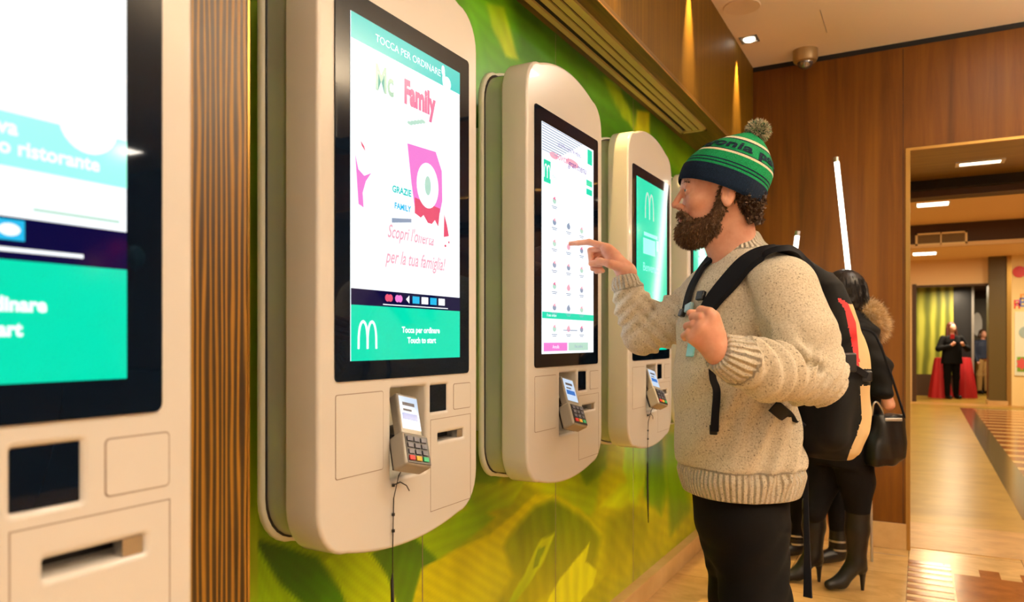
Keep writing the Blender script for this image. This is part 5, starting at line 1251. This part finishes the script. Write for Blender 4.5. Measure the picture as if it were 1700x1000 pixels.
# ================================================================== people beyond the doorway
def far_person(label, px, D, gz, sc, cols, hairc, arms, facing=0, extra=None, sw_=1.0):
    u0 = (px-CX)/F*D; B = lambda a, b, c: np.array([u0+a*sc, D+b*sc, gz+c*sc])
    t = thing('person', label, 'person', tuple(toworld(B(0, 0, 0)).tolist()))
    lo, hi = B(-.5, -.4, -.02), B(.5, .4, 1.85); fd = Field(lo, hi, .014)
    fd.el(B(0, 0, 1.62), (.075*sc, .09*sc, .11*sc), 0).el(B(0, -.06, 1.60), (.055*sc, .05*sc, .08*sc), .02).rc(B(0, 0, 1.5), B(0, 0, 1.4), .05, .06, .02).rc(B(0, -.105, 1.60), B(0, -.115, 1.585), .012, .014, .01)
    fd.rc(B(0, 0, 1.3), B(0, 0, 1.0), .12, .12, .04)
    for s in (-1, 1): fd.rc(B(.09*s, 0, .9), B(.10*s, 0, .1), .07, .04, .02); fd.rc(B(.10*s, 0, .05), B(.11*s, -.12, .035), .04, .03, .02); fd.chain([B(*p) if s > 0 else B(-p[0], p[1], p[2]) for p in arms], [.045, .038, .03, .035], .01)
    v, f = fd.nets(); fast_obj('body', v, f, M['skin'], t)
    fd = Field(lo, hi, .014); fd.el(B(0, .03, 1.65), (.095*sc, .10*sc, .11*sc), 0)
    for s in (-1, 1): fd.rc(B(.085*s, .02, 1.62), B(.10*s, .0, 1.42 if hairc == 'rhair' else 1.56), .035, .04, .02)
    v, f = fd.nets(); fast_obj('hair', v, f, M[hairc], t)
    fd = Field(lo, hi, .014)
    K_ = [(.80 if sw_ > .9 else .95, .24*sw_, .15), (1.05, .21*sw_, .145), (1.3, .20, .14), (1.42, .15, .11), (1.47, .07, .07)]
    fd.stack([(gz+z*sc, u0, D, a*sc, b*sc) for z, a, b in K_], 0)
    for s in (-1, 1): fd.chain([B(*p) if s > 0 else B(-p[0], p[1], p[2]) for p in arms[:3]], [.07, .062, .048], .03)
    v, f = fd.nets(); fast_obj('coat', v, f, cols[0], t)
    fd = Field(lo, hi, .014)
    for s in (-1, 1): fd.chain([B(.09*s, 0, .9), B(.10*s, 0, .5), B(.10*s, 0, .10)], [.10, .075, .055], .03)
    v, f = fd.nets(); fast_obj('trousers', v, f, cols[1], t)
    for s in (-1, 1):
        fd = Field(B(.1*s-.1, -.25, 0), B(.1*s+.1, .12, .16), .01); fd.rc(B(.10*s, 0, .055), B(.11*s, -.14, .045), .05, .04, .02); fd.cut((0, 0, .004), (0, 0, -1))
        v, f = fd.nets(); fast_obj('shoe', v, f, M['leather'], t)
    return t
far_person('distant woman in a long black coat holding something red at her chest', 1580, 17.0, 0, 1.0, (M['blackcloth'], M['denim']), 'rhair', [(.20, 0, 1.38), (.33, -.05, 1.14), (.16, -.20, 1.20), (.09, -.24, 1.27)])
blu = mat('blue_jacket', srgb(44, 54, 78), .7); khk = mat('khaki', srgb(190, 150, 90), .8)
far_person('distant person in a dark blue jacket and light trousers beside the dark pillar', 1632, 18.6, 0, .92, (blu, khk), 'hair', [(.19, 0, 1.38), (.25, 0, 1.1), (.22, -.10, .90), (.21, -.14, .83)], sw_=.85)
t = thing('red_phone', 'small red object held up by the distant woman in the black coat', 'phone', tuple(toworld(V(1581, 559, 16.70)).tolist()))
blk('case', 1581, 559, 16.70, .09, .10, .02, M['redcloth'], t)
for px, nm in ((1561, 'red cloth covered stand left of the distant woman in the black coat'), (1602, 'red cloth covered stand right of the distant woman in the black coat')):
    c = WP(px, 655, 17.35); t = thing('cloth_stand', nm, 'stand', (c.x, c.y, 0), 'red cloth stands in the far shop entrance')
    mb = MB(); n = 40; R = [(.24, 0), (.22, .2), (.17, .55), (.13, .85), (.11, .93), (.0001, .94)]
    for r_, z in R:
        for k in range(n):
            a = 2*math.pi*k/n; rr = r_*(1+.06*math.cos(8*a)); mb.v.append((c.x+rr*math.cos(a), c.y+rr*math.sin(a), z))
    for i in range(len(R)-1):
        for k in range(n): mb.f.append((i*n+k, i*n+(k+1) % n, (i+1)*n+(k+1) % n, (i+1)*n+k)); mb.m.append(0)
    mb.build('cloth', M['redcloth'], t, smooth=True)
# bright poster on the right shop wall
t = thing('wall_poster', 'bright shop poster with a green and white picture at the right photo edge', 'poster', (3.3, 18.24, 1.2))
MB().box((2.93, 18.22, .62), (3.9, 18.25, 1.92)).build('board', mat('poster_paper', srgb(226, 232, 214), .5), t)
MB().box((2.97, 18.212, .70), (3.85, 18.221, 1.0)).build('picture', mat('poster_green', srgb(120, 170, 50), .5), t)
MB().prism([(3.05+.07*math.cos(a)*(1+.5*(k % 2)), .86+.09*math.sin(a)*(1+.5*(k % 2))) for k, a in enumerate(np.linspace(0, 6.28, 13)[:-1])], 18.205, 18.213, 1).build('picture', mat('poster_pink', srgb(214, 90, 90), .5), t)
MB().cyl((3.12, 18.206, 1.5), (3.12, 18.222, 1.5), .12, n=20).build('picture', mat('poster_grey', srgb(160, 186, 190), .5), t)
t = thing('wall_logo', 'colourful wavy lettering on the bright wall under the round red sign', 'sign', (3.1, 18.24, 2.2))
for k, (cc, dx, dz) in enumerate((((230, 60, 40), 0, -.06), ((70, 120, 220), .10, -.02), ((230, 60, 160), .02, .0), ((240, 150, 20), .14, .12), ((230, 190, 30), .22, .16))):
    tv_, tf_ = text_geo('hBamb'[k], .26); mesh_obj('letter', [(2.97+dx+a, 18.235, 2.12+dz+b) for a, b in tv_], tf_, mat('letter_colour', srgb(*cc), .4), t)
